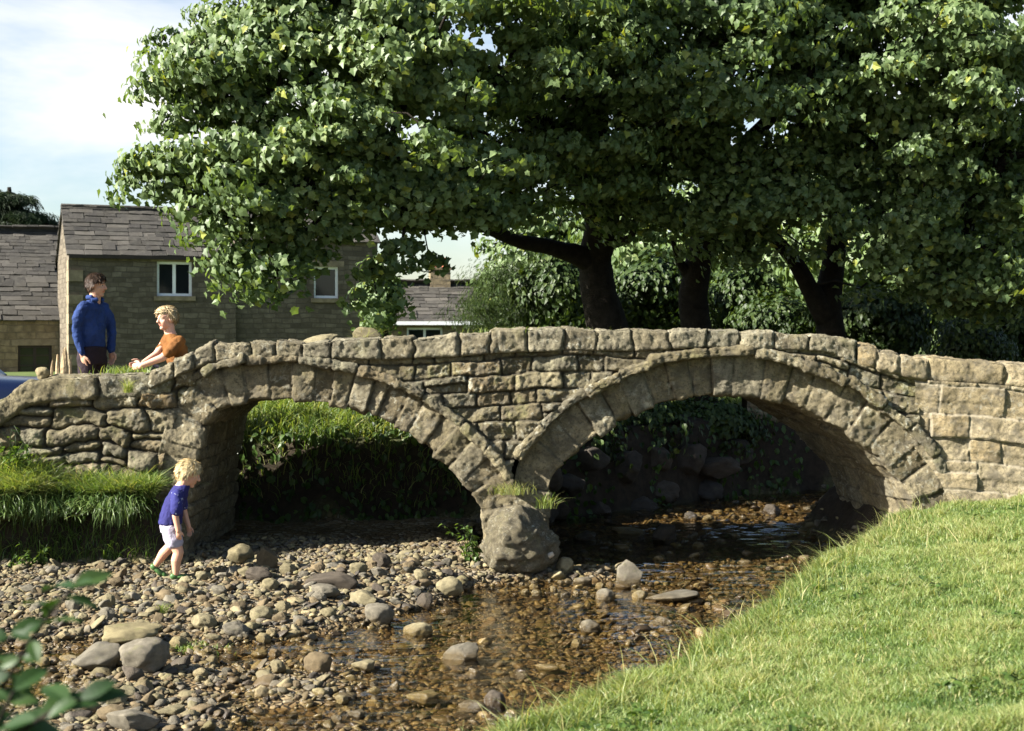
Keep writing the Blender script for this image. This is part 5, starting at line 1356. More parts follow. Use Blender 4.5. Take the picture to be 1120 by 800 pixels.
def head(mb, c, u, f, hs):
    u = unit(u); f = unit(np.array(f) - u * np.dot(f, u)); r = np.cross(f, u); M = np.stack([r, f, u]); w = lambda a, b, d: c + hs * (a * r + b * f + d * u)
    ell(mb, w(0, -.05, .10), hs * np.array([.325, .40, .39]), M); ell(mb, w(0, .10, -.14), hs * np.array([.25, .27, .33]), M)
    ell(mb, w(0, .23, -.40), hs * np.array([.12, .11, .09]), M); ell(mb, w(0, .02, -.30), hs * np.array([.235, .25, .16]), M)
    limb(mb, [w(0, .345, .04), w(0, .395, -.05), w(0, .43, -.12)], hs * np.array([.035, .045, .06]), 10); ell(mb, w(.045, .39, -.135), hs * np.array([.035, .04, .03]), M); ell(mb, w(-.045, .39, -.135), hs * np.array([.035, .04, .03]), M)
    limb(mb, [w(-.2, .27, .07), w(0, .335, .075), w(.2, .27, .07)], hs * np.array([.04, .055, .04]), 10)
    for s in (-1, 1):
        ell(mb, w(.335 * s, -.03, -.05), hs * np.array([.035, .085, .125]), M); ell(mb, w(.125 * s, .275, -.0), hs * np.array([.06, .05, .05]), M); ell(mb, w(.15 * s, .2, -.13), hs * np.array([.1, .11, .11]), M)
    ell(mb, w(0, .33, -.235), hs * np.array([.095, .045, .022]), M); ell(mb, w(0, .325, -.285), hs * np.array([.08, .045, .024]), M)
    return dict(c=c, r=r, f=f, u=u, hs=hs, w=w)


def hand(mb, wr, d, pn, th, L, curl=.35):
    """palm and five fingers. d: wrist to knuckles, pn: palm side, th: thumb side"""
    d = unit(d); pn = unit(np.array(pn) - d * np.dot(pn, d)); th = unit(np.array(th) - d * np.dot(th, d) - pn * np.dot(th, pn)); M = np.stack([th, pn, d])
    ell(mb, wr + d * L * .24, np.array([.225, .10, .30]) * L, M); ell(mb, wr + d * L * .06, np.array([.16, .105, .16]) * L, M)
    for k, (o, ln) in enumerate(((.155, .42), (.055, .47), (-.05, .44), (-.145, .35))):
        a = wr + d * L * (.44 - abs(o) * .25) + th * o * L; p = [a]; dirn = d + th * o * .5; rr = [.058 * L]
        for j, fr in enumerate((.42, .33, .25)):
            an = curl * (1 + .45 * j + .12 * k); dirn = unit(dirn * math.cos(an) + pn * math.sin(an)); p.append(p[-1] + dirn * ln * fr * L); rr.append((.052 - .007 * j) * L)
        limb(mb, p, rr, 9)
    a = wr + d * L * .12 + th * L * .15; p = [a, a + unit(d * .6 + th * .75 + pn * .25) * L * .2]; p.append(p[-1] + unit(d * .9 + th * .25 + pn * .3) * L * .17); p.append(p[-1] + unit(d + pn * .35) * L * .13)
    limb(mb, p, np.array([.085, .068, .058, .046]) * L, 9)


def foot_(mb, an, d, L):
    d = unit(np.array([d[0], d[1], 0])); s = np.cross(d, [0, 0, 1]); M = np.stack([s, d, [0, 0, 1]])
    ell(mb, an - d * L * .08 + np.array([0, 0, -.16 * L]), np.array([.15, .22, .18]) * L, M); ell(mb, an + d * L * .28 + np.array([0, 0, -.2 * L]), np.array([.18, .36, .13]) * L, M); ell(mb, an + d * L * .5 + np.array([0, 0, -.235 * L]), np.array([.185, .2, .09]) * L, M)


def skin_mats(name, skin):
    t = NT(name); c = t.mix(t.ramp(t.noise(14, 3, .6), [(.35, 0), (.7, .5)]), skin, tuple(x * y for x, y in zip(skin, (1.05, .82, .78)))); b = t.bsdf(c, .5, t.bump(t.noise(240, 2, .6), .12, .002), .35)
    b.inputs['Subsurface Weight'].default_value = .12; b.inputs['Subsurface Radius'].default_value = (.012, .005, .003); m = t.done(b)
    return [m, mat_simple(name + '_eye', (.06, .04, .03), .3, .5, .1, 5, 0), mat_simple(name + '_white', (.45, .38, .33), .3, .5, .05, 5, 0), mat_simple(name + '_lip', tuple(x * y for x, y in zip(skin, (.85, .5, .48))), .45, .4, .1, 30, 0), mat_simple(name + '_brow', (.22, .14, .085), .9, .1, .2, 90, 0)]


def skin_obj(mb, hd, mats, root, voxel=.0055, name='body'):
    V, Fs = fuse(mb, voxel, 2); mi = []
    for Fq in Fs:
        c = V[Fq].mean(1); q = (c - hd['c']) / hd['hs']; a, b, d = q @ hd['r'], q @ hd['f'], q @ hd['u']; m = np.zeros(len(c), int)
        for s in (-1, 1):
            e = np.hypot((a - .125 * s) / 1.25, (d - .0) * 1.5)
            m[(e < .05) & (b > .2)] = 2; m[(np.hypot(a - .125 * s, d) < .03) & (b > .2)] = 1
            m[(abs(a - .13 * s) < .085) & (abs(d - .095 + .9 * (abs(a) - .13) ** 2) < .02) & (b > .2)] = 4
        m[(abs(a) < .1) & (abs(d + .258) < .045 - .2 * abs(a)) & (b > .3)] = 3
        mi.append(m)
    return add(name, mesh_data(name, V, Fs, mats, None, True, np.concatenate(mi)), root)


STRAND = (np.array([(0, 0), (.06, .35), (.04, .8), (0, 1), (-.04, .8), (-.06, .35)]), np.array([[0, 1, 2, 3], [0, 3, 4, 5]]))


def hair(root, hd, mat, thick, seed, front=.30, back=-.42, side=-.05, rough=.05, volume=(.375, .45, .46)):
    V, f = ICO[5]; hs = hd['hs']; a, b, d = V[:, 0], V[:, 1], V[:, 2]
    line = np.where(b > .25, front + .25 * (b - .25), np.where(b > -.25, side + (front - side) * sstep(.0, .3, b), back + (side - back) * sstep(-.6, -.2, b)))
    line = line + .07 * fbm(V * 4, 2, seed)
    r = 1 + rough * fbm(V * np.array([9, 5, 4]) + seed, 3, seed) + rough * .6 * fbm(V * 22, 2, seed + 1)
    r = r * (1 - .18 * sstep(.1, -.12, d - line))
    W = hd['c'] + hs * ((V * np.array(volume) * r[:, None]) @ np.stack([hd['r'], hd['f'], hd['u']]) + (-.04 * hd['f'] + .085 * hd['u']))
    k = d > line - .10; fk = f[k[f].all(1)]; used = np.unique(fk); mp = -np.ones(len(V), int); mp[used] = np.arange(len(used))
    Wu = W[used]; rr = np.random.default_rng(seed); m = 2600; pk = rr.integers(len(Wu), size=m); vo = unit(Wu[pk] - hd['c']); tp_ = -hd['u'] * .8 - hd['f'] * .25 + vo * .06 + rr.normal(size=(m, 3)) * .22
    tp_ = np.where((vo @ hd['f'] > .2)[:, None], hd['r'] * .8 + hd['f'] * .25 - hd['u'] * .05 + rr.normal(size=(m, 3)) * .25, tp_)
    LV, LF, LA = leaves(Wu[pk] + vo * .002, vo + rr.normal(size=(m, 3)) * .15, tp_, hs * rr.uniform(.14, .30, m), rr.random(m), STRAND, .0, .15)
    st_ = MB().add(Wu, mp[fk], 0).add(LV, LF, LA); return st_.build('hair', mat, root)
    return obj('hair', W[used], mp[fk], mat, root, attrs={'rnd': _hash((V[used] * 40).astype(int)[:, 0], (V[used] * 9).astype(int)[:, 1], used * 0, seed)})


def hair_mat(name, c0, c1):
    t = NT(name); c = t.ramp(t.math('ADD', t.math('MULTIPLY', t.noise(60, 3, .7, stretch=(1, 1, .25)), .6), t.math('MULTIPLY', t.attr('rnd'), .4)), [(.2, c0), (.7, c1)]); return t.done(t.bsdf(c, .5, t.bump(t.noise(120, 2, .7, stretch=(1, 1, .2)), .9, .006), .4))


def cloth_mat(name, col, var=.2, weave=500):
    t = NT(name); c = t.ramp(t.noise(5, 4, .6), [(.3, tuple(x * (1 - var) for x in col)), (.7, tuple(x * (1 + var) for x in col))]); return t.done(t.bsdf(c, .85, t.bump(t.noise(18, 4, .6, dist=.8), .5, .02, t.bump(t.noise(weave, 2, .5), .2, .002)), .2))


def cloth_obj(name, mb, mat, root, voxel=.008, amp=.006, fr=9, seed=1, lab=None):
    V, Fs = fuse(mb, voxel, 2, lambda v: amp * fbm(v * np.array([fr, fr, fr * .6]), 2, seed) + amp * .5 * fbm(v * fr * 2.6, 2, seed + 1))
    o = add(name, mesh_data(name, V, Fs, mat), root)
    if lab: o['label'] = lab
    return o


UP = np.array([0, 0, 1.0])
# --- man standing behind the left wing wall, turned towards the seated person
Ym = 15.2; sm = F / Ym; gm = gz(P(101, 0, Ym)[0], Ym)
man = thing('person', (P(101, 0, Ym)[0], Ym, gm), 'standing man in blue long sleeved shirt and dark trousers behind the left wing wall', 'person')
fm = unit([.93, -.37, 0]); rm = np.cross(fm, UP)
pm = lambda px, z, r=0.0, f=0.0: np.array([P(px, 0, Ym)[0], Ym, gm + z * 1.045]) + rm * r + fm * f
mb = MB(); hc = pm(104.5, 1.605, 0, .02); hd = head(mb, hc, unit([.06, .0, 1]), unit([.97, -.2, -.14]), .245)
limb(mb, [pm(102, 1.38), pm(103, 1.46, 0, .01), hc - UP * .07 - fm * .02], [.07, .062, .06])
wrn = pm(103, .89, .19, 0); wrf = pm(111, .93, -.14, .02)
limb(mb, [pm(100.5, 1.37, .14), pm(98, 1.27, .18), pm(96, 1.13, .19), pm(99, 1.0, .19), wrn], [.036, .036, .032, .028, .027]); limb(mb, [pm(103, 1.37, -.14), pm(107, 1.27, -.18), pm(109.5, 1.14, -.19), wrf], [.036, .036, .032, .027])
hand(mb, wrn, unit([.15, 0, -1]), -rm * .8 + fm * .1, fm, .185, .25); hand(mb, wrf, unit([.1, 0, -1]), rm * .8, fm, .185, .25)
loft(mb, [pm(101, .86), pm(101, 1.1), pm(101, 1.36)], [.12, .11, .12], [.07, .07, .065], rm, fm)
for s in (1, -1): limb(mb, [pm(101, .9, .09 * s), pm(101, .5, .1 * s, .02), pm(101, .09, .1 * s, -.03)], [.08, .055, .04])
skin_obj(mb, hd, skin_mats('man_skin', (.46, .27, .18)), man)
hair(man, hd, hair_mat('brown_hair', (.035, .02, .012), (.09, .052, .03)), .04, 3, .30, -.52, -.16, .05, (.375, .44, .45))
mb = MB(); loft(mb, [pm(101, .91, 0, .005), pm(101, .99, 0, .01), pm(100.5, 1.12, 0, .015), pm(100.5, 1.28, 0, .01), pm(101, 1.38), pm(102, 1.45)], [.155, .155, .158, .18, .155, .075], [.105, .106, .108, .112, .10, .068], rm, fm)
limb(mb, [pm(100.5, 1.385, .14), pm(98, 1.27, .18), pm(96, 1.13, .19), pm(99, 1.0, .19), wrn + UP * .02], [.062, .06, .052, .046, .04]); limb(mb, [pm(103, 1.385, -.14), pm(107, 1.27, -.18), pm(109.5, 1.14, -.19), wrf + UP * .02], [.062, .06, .052, .04])
M_shirt = cloth_mat('blue_cotton', (.017, .037, .125), .35); sh = cloth_obj('shirt', mb, M_shirt, man, .008, .012, 10, 31)
mb = MB(); ncol = pm(103, 1.47, 0, .012)
for a in np.linspace(-2.4, 2.4, 22):
    q = ncol + .077 * (math.cos(a) * -fm + math.sin(a) * rm) + UP * (.012 - .028 * (math.cos(a) < -.2)); ell(mb, q, (.022, .022, .026))
cloth_obj('collar', mb, M_shirt, sh, .007, .002, 20, 5)
mb = MB(); loft(mb, [pm(101, .8), pm(101, .90), pm(101, .98)], [.178, .178, .17], [.125, .128, .125], rm, fm)
for s in (1, -1): limb(mb, [pm(101, .86, .095 * s), pm(101, .5, .105 * s, .02), pm(101, .07, .105 * s, -.03)], [.1, .078, .066])
cloth_obj('trousers', mb, cloth_mat('dark_wool', (.022, .014, .018)), man, .012, .008, 7, 33)
mb = MB()
for s in (1, -1): foot_(mb, pm(101, .085, .105 * s, -.02), fm + rm * .2 * s, .28)
cloth_obj('shoes', mb, mat_simple('dark_leather', (.03, .02, .015), .4, .4, .2, 9, .2), man, .008, 0, 5, 3)

# --- person sitting on the edge of the walkway
Ys = 14.55; sp_ = lambda px, py, dy=0.0: P(px, py, Ys) + np.array([0, dy, 0])
sit = thing('person', sp_(196, 426), 'seated person with short fair hair and rust coloured tee shirt, hands clasped beyond the knees', 'person')
fs_ = unit([-.78, -.62, 0]); rs2 = np.cross(fs_, UP)
mb = MB(); hc = sp_(182.5, 348.5, -.02); hd = head(mb, hc, unit([-.08, -.02, 1]), unit([-.72, -.68, -.08]), .235)
limb(mb, [sp_(189, 372), sp_(185.5, 363), hc - UP * .06 + np.array([.02, .02, 0])], [.065, .055, .055])
wl = sp_(163, 399.5, -.30); wr_ = sp_(160, 397.5, -.16)
limb(mb, [sp_(199, 374, -.12), sp_(184, 391, -.24), wl], [.048, .04, .027]); limb(mb, [sp_(179, 372.5, .13), sp_(171, 388, .0), wr_], [.046, .038, .027])
hand(mb, wl, unit([-1, .25, -.12]), unit([.1, .9, -.2]), UP, .17, .4); hand(mb, wr_, unit([-1, -.2, -.2]), unit([0, -1, -.1]), UP, .17, .4)
loft(mb, [sp_(197, 424), sp_(196, 400), sp_(190, 372)], [.13, .12, .13], [.085, .085, .085], rs2, fs_)
kn = [sp_(170, 405, -.2), sp_(164, 404, .05)]; an = [sp_(158, 447, -.1), sp_(152, 446, .12)]
for h_, k_, a_ in ((sp_(198, 422, -.1), kn[0], an[0]), (sp_(192, 422, .08), kn[1], an[1])): limb(mb, [h_, k_, a_], [.075, .052, .036])
skin_obj(mb, hd, skin_mats('fair_skin', (.55, .33, .24)), sit)
hair(sit, hd, hair_mat('fair_hair', (.30, .21, .10), (.62, .48, .27)), .04, 9, .30, -.36, -.02, .07, (.375, .45, .465))
mb = MB(); loft(mb, [sp_(198, 423), sp_(198, 410, .0), sp_(195.5, 394), sp_(191.5, 380), sp_(189, 372), sp_(186.5, 366)], [.15, .145, .15, .168, .15, .07], [.11, .108, .108, .105, .09, .065], rs2, fs_)
limb(mb, [sp_(198, 374.5, -.11), sp_(194, 381, -.18), sp_(189, 387, -.22)], [.064, .062, .058]); limb(mb, [sp_(180, 373, .12), sp_(176, 379, .1), sp_(174, 383.5, .06)], [.062, .06, .056])
cloth_obj('tee_shirt', mb, cloth_mat('rust_cotton', (.15, .062, .016), .3), sit, .009, .011, 9, 41)
mb = MB(); loft(mb, [sp_(198, 430), sp_(198, 422), sp_(198, 414)], [.17, .175, .16], [.13, .14, .12], rs2, fs_)
for h_, k_, a_ in ((sp_(198, 422, -.1), kn[0], an[0]), (sp_(192, 422, .08), kn[1], an[1])): limb(mb, [h_, k_, a_ + UP * .04], [.1, .068, .055])
cloth_obj('trousers', mb, cloth_mat('dark_denim', (.03, .03, .045)), sit, .012, .007, 8, 43)
mb = MB()
for a_ in an: foot_(mb, a_ + UP * .0, fs_, .25)
cloth_obj('shoes', mb, mat_simple('brown_leather', (.09, .05, .03), .5, .3, .2, 9, .2), sit, .008, 0, 5, 3)

# --- small boy walking over the stones
Yb = 11.95; bp_ = lambda px, py, dy=0.0: P(px, py, Yb) + np.array([0, dy, 0])
boy = thing('person', bp_(190, 632), 'small fair haired boy in navy tee shirt and pale shorts walking over the stones', 'person')
fb_ = unit([.93, .3, 0]); rb_ = np.cross(fb_, UP)
mb = MB(); hc = bp_(206.5, 518.5, .02); hd = head(mb, hc, unit([.36, .06, 1]), unit([.9, .25, -.45]), .222)
limb(mb, [bp_(195, 538), bp_(199.5, 531.5), bp_(203.5, 523)], [.06, .052, .05])
wn = bp_(199.5, 578, -.15); wf = bp_(203.5, 578, .10)
limb(mb, [bp_(197.5, 541, -.10), bp_(196.5, 562, -.15), wn], [.034, .028, .02]); limb(mb, [bp_(192, 540, .10), bp_(197, 562, .14), wf], [.034, .028, .02])
hand(mb, wn, unit([.1, .05, -1]), unit([-.1, 1, 0]), fb_, .105, .3); hand(mb, wf, unit([.15, -.05, -1]), unit([-.1, -1, 0]), fb_, .105, .3)
loft(mb, [bp_(186.5, 580), bp_(188, 560), bp_(194, 541)], [.085, .085, .085], [.065, .065, .065], rb_, fb_)
hn, hf = bp_(188.5, 580, -.055), bp_(186, 580, .055); k1, a1 = bp_(197.5, 603, -.07), bp_(194.5, 626, -.07); k2, a2 = bp_(184.5, 599, .07), bp_(167.5, 620.5, .08)
for h_, k_, a_ in ((hn, k1, a1), (hf, k2, a2)): m_ = (k_ * .62 + a_ * .38) - fb_ * .012; limb(mb, [h_, k_, m_, a_], [.062, .044, .043, .026])
skin_obj(mb, hd, skin_mats('boy_skin', (.56, .32, .21)), boy, .0045)
hair(boy, hd, hair_mat('blond_hair', (.50, .36, .15), (.80, .64, .36)), .04, 17, .27, -.68, -.18, .045, (.385, .455, .455))
mb = MB(); loft(mb, [bp_(186, 573), bp_(187, 565), bp_(189.5, 554), bp_(193, 544), bp_(195.5, 538), bp_(199.5, 531)], [.125, .122, .12, .122, .108, .064], [.098, .095, .09, .088, .078, .062], rb_, fb_)
cloth_obj('tee_shirt', mb, cloth_mat('navy_cotton', (.022, .022, .11)), boy, .006, .008, 12, 51)
t = NT('patterned_sleeve'); c = t.ramp(t.noise(34, 2, .6, dist=.5), [(.64, (.022, .024, .12)), (.70, (.3, .32, .4))]); M_slv = t.done(t.bsdf(c, .85, t.bump(t.noise(30, 3, .6), .4, .01), .2))
for pts in ([bp_(196.5, 541, -.095), bp_(197.5, 549, -.135), bp_(197.5, 556, -.15)], [bp_(192.5, 541, .095), bp_(193.5, 549, .125), bp_(195, 556, .14)]):
    mb = MB(); limb(mb, pts, [.056, .054, .052]); cloth_obj('sleeve', mb, M_slv, boy, .006, .004, 14, 53)
mb = MB(); loft(mb, [bp_(187, 583), bp_(186.5, 577), bp_(186, 570)], [.112, .116, .11], [.085, .09, .083], rb_, fb_)
for h_, k_ in ((hn, k1), (hf, k2)): limb(mb, [h_ + UP * .02, h_ * .5 + k_ * .5], [.074, .071])
cloth_obj('shorts', mb, cloth_mat('pale_cotton', (.34, .315, .385), .1), boy, .006, .007, 13, 55)
M_gshoe = mat_simple('green_rubber', (.055, .13, .035), .45, .4, .2, 14, .2)
mb = MB(); foot_(mb, a1 + UP * .005, fb_, .165); cloth_obj('shoe', mb, M_gshoe, boy, .005, 0, 5, 3)
mb = MB(); d_ = unit([.75, .1, -.65]); M_ = np.stack([unit(np.cross(d_, [0, 1, 0])), [0, 1, 0], d_]); ell(mb, a2 + d_ * .0 - UP * .012 - fb_ * .012, (.028, .03, .035), M_); ell(mb, a2 + d_ * .055 - UP * .016 - fb_ * .012, (.022, .033, .065), M_); ell(mb, a2 + d_ * .1 - UP * .014, (.018, .034, .035), M_)
cloth_obj('shoe', mb, M_gshoe, boy, .005, 0, 5, 3)
# ------------------------------------------------------------------ parked car, its bonnet just in the picture
Yc = 18.2; cx1 = P(80, 0, Yc)[0]; gc = gz(cx1 - 1.5, Yc) + .0
zc1 = P(0, 413, Yc)[2]
car = thing('parked_car', (cx1 - 2.0, Yc, gc), 'dark blue parked car whose bonnet shows behind the left wing wall', 'car')
M_paint = mat_simple('blue_paint', (.003, .0065, .024), .2, .4, .05, 3, 0); M_tyre = mat_simple('tyre_rubber', (.02, .02, .02), .9, .1, .2, 20, .2); M_rim = mat_simple('rim_metal', (.5, .5, .5), .35, .5, .1, 5, 0, metal=.8)
hb = zc1 - gc
st = [(0, .55, .28, hb * .62), (-.06, .72, .2, hb * .78), (-.22, .80, .18, hb * .97), (-.5, .83, .18, hb * 1.0), (-1.05, .84, .18, hb * 1.02), (-1.2, .84, .18, hb * 1.1), (-2.0, .85, .18, hb * 1.13), (-3.0, .85, .18, hb * 1.12), (-3.6, .83, .2, hb * 1.1), (-3.9, .78, .25, hb * 1.0), (-4.0, .6, .3, hb * .8)]
bm_ = MB(); n = 20; rings = []
for x, hw, z0, z1 in st:
    a = np.linspace(0, 2 * np.pi, n, endpoint=False); cy = np.sign(np.cos(a)) * np.abs(np.cos(a)) ** .42; cz = np.sign(np.sin(a)) * np.abs(np.sin(a)) ** .5
    rings.append(np.stack([np.full(n, cx1 + x), Yc + hw * cy, gc + (z0 + z1) / 2 + (z1 - z0) / 2 * cz], 1))
Vc = np.concatenate(rings); i, j = np.meshgrid(np.arange(len(st) - 1), np.arange(n), indexing='ij'); i = i.ravel(); j = j.ravel(); j2 = (j + 1) % n
bm_.add(Vc, [np.stack([i * n + j, (i + 1) * n + j, (i + 1) * n + j2, i * n + j2], 1), np.array([list(range(n))[::-1]]), np.array([[(len(st) - 1) * n + k for k in range(n)]])])
body = bm_.build('body', M_paint, car)
cab = MB(); rings = []
for x, hw, z1 in ((-1.1, .70, hb * 1.02), (-1.6, .66, hb + .42), (-2.1, .64, hb + .5), (-2.9, .64, hb + .48), (-3.5, .68, hb * 1.05)):
    rings.append(np.array([[cx1 + x, Yc - .74, gc + hb * .98], [cx1 + x, Yc - hw, gc + z1], [cx1 + x, Yc + hw, gc + z1], [cx1 + x, Yc + .74, gc + hb * .98]]))
cab.add(np.concatenate(rings), [np.array([[k * 4 + q, k * 4 + 4 + q, k * 4 + 5 + q, k * 4 + 1 + q] for k in range(4) for q in range(3)])]); cab.build('windows', M_glass, car, False)
rf = MB(); rf.add(*box((cx1 - 2.3, Yc, gc + hb + .51), (1.25, 1.24, .05))); rf.build('roof', M_paint, car, False)
for x in (-.75, -3.25):
    for s in (-1, 1):
        w_ = MB(); ring = np.array([(cx1 + x, Yc + s * q, gc + .3) for q in (.68, .70, .84, .86)]); w_.add(*tube(ring, [.24, .3, .3, .25], 20)); wo = w_.build('wheel', M_tyre, car)
        r_ = MB(); r_.add(*tube(np.array([(cx1 + x, Yc + s * q, gc + .3) for q in (.80, .875)]), [.19, .17], 16)); r_.build('rim', M_rim, wo)
M_lamp = mat_simple('lamp_glass', (.6, .6, .58), .1, .6, .05, 5, 0)
for s in (-1, 1): l_ = MB(); l_.add(*tube(np.array([(cx1 + q, Yc + s * .52, gc + hb * .62) for q in (-.06, .0, .03)]), [.11, .1, .07], 14)); l_.build('headlight', M_lamp, car)

# ------------------------------------------------------------------ split wooden stakes by the man
M_stake = mat_simple('split_wood', (.36, .27, .16), .85, .2, .35, 7, .6, .02)
for k, (px, top, w, lab) in enumerate(((57, 398, 4, 'thin leaning wooden stake at the left of the stake cluster'), (63, 391, 5, 'splintered pale wooden stake, second in the cluster by the wall'), (70.5, 384, 8, 'broadest splintered wooden stake in front of the sunlit gable'), (77, 394, 4, 'short wooden stake closest to the man'))):
    p = P(px, top, 14.1); g = gz(p[0], p[1]) - .05; r = np.random.default_rng(k); hw = w * 14.1 / F / 2; mb = MB(); n = 8; zz = np.array([g, g + .3, p[2] - .16, p[2] - .05, p[2]])
    V = []
    for i, z in enumerate(zz):
        a = np.linspace(0, 2 * np.pi, n, endpoint=False); sc = (1.1, 1.05, .95, .8, .35)[i]
        V.append(np.stack([p[0] + (z - p[2]) * (.06 if k == 0 else .01) + hw * sc * np.cos(a) * (1 + .2 * r.normal(size=n)), p[1] + hw * .8 * sc * np.sin(a), z + (r.normal(size=n) * .035 if i > 2 else 0 * a)], 1))
    V = np.concatenate(V); i, j = np.meshgrid(np.arange(4), np.arange(n), indexing='ij'); i = i.ravel(); j = j.ravel(); j2 = (j + 1) % n
    mb.add(V, [np.stack([i * n + j, i * n + j2, (i + 1) * n + j2, (i + 1) * n + j], 1), np.array([[4 * n + q for q in range(n)]])])
    tag(mb.build('wooden_stake', M_stake, None, False), lab, 'stake', 'split wooden stakes by the wall')

# ------------------------------------------------------------------ sapling close to the camera, out of focus
M_sap = mat_leaf('sapling_leaf', [(.012, .032, .008), (.024, .055, .013), (.045, .08, .02)], .3, .5, .3)
sb_ = np.array([-1.15, 2.3, gz(-1.15, 2.3) - .05]); sap = thing('sapling', sb_, 'out of focus leafy sapling in the near bottom left corner', 'sapling'); rr_ = np.random.default_rng(5)
st_ = MB(); LP, LN, LT, LS_ = [], [], [], []
_yy = np.linspace(0, 1, 7); _ww = np.array([0, .14, .23, .26, .22, .12, 0])
LEAFS = (np.concatenate([np.stack([_ww, _yy], 1), np.stack([0 * _ww, _yy], 1), np.stack([-_ww, _yy], 1)]), np.concatenate([[[k, k + 1, k + 8], [k, k + 8, k + 7], [k + 7, k + 8, k + 15], [k + 7, k + 15, k + 14]] for k in range(6)]))
paths = [[sb_, P(-90, 900, 2.303), P(-20, 790, 2.303), P(25, 715, 2.303), P(60, 660, 2.303), P(88, 636, 2.303)], [sb_, P(-110, 930, 2.227), P(-10, 830, 2.189), P(50, 775, 2.189), P(100, 762, 2.189)], [sb_, P(-130, 880, 2.341), P(-60, 780, 2.378), P(-10, 710, 2.416), P(20, 690, 2.416)], [sb_, P(-120, 940, 2.265), P(-40, 850, 2.265), P(0, 790, 2.265), P(20, 745, 2.265)]]
for k, pth in enumerate(paths):
    p2, s_ = resample(np.array(pth), .03); p2 = smooth1(p2, 7); st_.add(*tube(p2, np.linspace(.009, .003, len(p2)), 7))
    for q in range(len(p2) // 3, len(p2), 1 if k < 2 else 2):
        for sd in (-1, 1):
            if rr_.random() < .12: continue
            LP.append(p2[q]); a = rr_.normal() * .5; LT.append([sd * (.8 + .2 * rr_.random()), .5 * rr_.normal(), .5 * rr_.normal() + .1]); LN.append([.3 * rr_.normal() - .2 * sd, -.6 + .4 * rr_.normal(), .8]); LS_.append(rr_.uniform(.035, .085))
    LP.append(p2[-1]); LT.append(p2[-1] - p2[-4]); LN.append([0, -.7, .7]); LS_.append(.07)
st_.build('stem', M_bark, sap)
Vl, Fl, Al = leaves(np.array(LP), np.array(LN), np.array(LT), np.array(LS_), rr_.random(len(LP)), LEAFS, .25, .3)
add('leaves', mesh_data('leaves', Vl, Fl, M_sap, {'rnd': Al}, False), sap)
# ------------------------------------------------------------------ light, sky, camera
SUN = unit(np.array([-.80, -.30, .53]))
el = math.asin(SUN[2]); az = math.atan2(SUN[0], SUN[1])
sun = bpy.data.lights.new('sun', 'SUN'); sun.energy = 5.0; sun.angle = math.radians(.53); sun.color = (1, .95, .86)
so = bpy.data.objects.new('sun', sun); C.objects.link(so); so.location = (-20, -8, 14)
so.rotation_euler = Vector(SUN).to_track_quat('Z', 'Y').to_euler()
w = bpy.data.worlds.new('World'); SC.world = w; w.use_nodes = True
nt = w.node_tree; nt.nodes.clear()
N = nt.nodes.new; L = nt.links.new
out = N('ShaderNodeOutputWorld'); bg = N('ShaderNodeBackground'); sky = N('ShaderNodeTexSky')
sky.sky_type = 'NISHITA'; sky.sun_disc = False; sky.sun_elevation = el; sky.sun_rotation = az
sky.air_density = 1.0; sky.dust_density = 1.2; sky.ozone_density = 1.0; sky.altitude = 200
L(sky.outputs[0], bg.inputs[0]); bg.inputs[1].default_value = .05
tc = N('ShaderNodeTexCoord'); mp = N('ShaderNodeMapping'); mp.inputs['Scale'].default_value = (1.6, 1.6, 4.5); mp.inputs['Location'].default_value = (.35, .2, .1)
L(tc.outputs['Generated'], mp.inputs[0])
nz = N('ShaderNodeTexNoise'); nz.inputs['Scale'].default_value = 1.9; nz.inputs['Detail'].default_value = 6; nz.inputs['Roughness'].default_value = .58; nz.inputs['Distortion'].default_value = .25
L(mp.outputs[0], nz.inputs['Vector'])
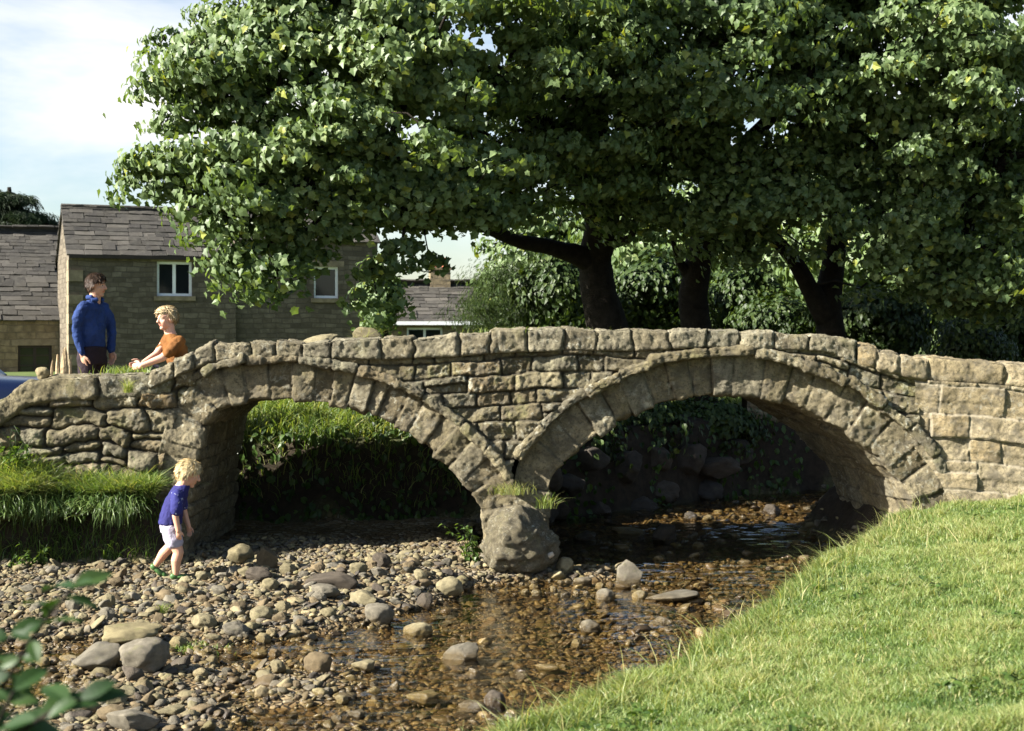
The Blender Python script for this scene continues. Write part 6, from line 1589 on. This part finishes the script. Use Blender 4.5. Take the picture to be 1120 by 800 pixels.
cr = N('ShaderNodeValToRGB'); cr.color_ramp.elements[0].position = .42; cr.color_ramp.elements[1].position = .68; L(nz.outputs['Fac'], cr.inputs[0])
cl = N('ShaderNodeBackground'); cl.inputs[0].default_value = (1, .99, .97, 1); cl.inputs[1].default_value = .31
sx = N('ShaderNodeSeparateXYZ'); L(tc.outputs['Generated'], sx.inputs[0])
lo = N('ShaderNodeMapRange'); lo.inputs[1].default_value = .18; lo.inputs[2].default_value = .42; lo.inputs[3].default_value = 1; lo.inputs[4].default_value = .06; L(sx.outputs[2], lo.inputs[0])
sy = N('ShaderNodeMapRange'); sy.inputs[1].default_value = .2; sy.inputs[2].default_value = .7; sy.inputs[3].default_value = .08; sy.inputs[4].default_value = 1; L(sx.outputs[1], sy.inputs[0])
m0 = N('ShaderNodeMath'); m0.operation = 'MULTIPLY'; L(lo.outputs[0], m0.inputs[0]); L(sy.outputs[0], m0.inputs[1])
ml = N('ShaderNodeMath'); ml.operation = 'MULTIPLY'; L(m0.outputs[0], ml.inputs[1]); L(cr.outputs[0], ml.inputs[0])
mx = N('ShaderNodeMixShader'); L(ml.outputs[0], mx.inputs[0]); L(bg.outputs[0], mx.inputs[1]); L(cl.outputs[0], mx.inputs[2]); L(mx.outputs[0], out.inputs[0])

cam = bpy.data.cameras.new('camera'); co = bpy.data.objects.new('camera', cam); C.objects.link(co)
co.location = (0, 0, H); co.rotation_euler = (math.radians(90), 0, 0)
cam.sensor_width = 36; cam.lens = 36 * F / 1120; cam.shift_y = -(400 - YH) / 1120
cam.clip_start = .1; cam.clip_end = 2000
cam.dof.use_dof = True; cam.dof.focus_distance = 13.2; cam.dof.aperture_fstop = 4.5
SC.camera = co
vs = SC.view_settings; vs.view_transform = 'Standard'; vs.look = 'None'; vs.exposure = 1.98; vs.gamma = 1; vs.use_curve_mapping = False
SC.cycles.max_bounces = 6; SC.cycles.diffuse_bounces = 1; SC.cycles.glossy_bounces = 3; SC.cycles.transmission_bounces = 4; SC.cycles.transparent_max_bounces = 8
SC.cycles.use_denoising = True
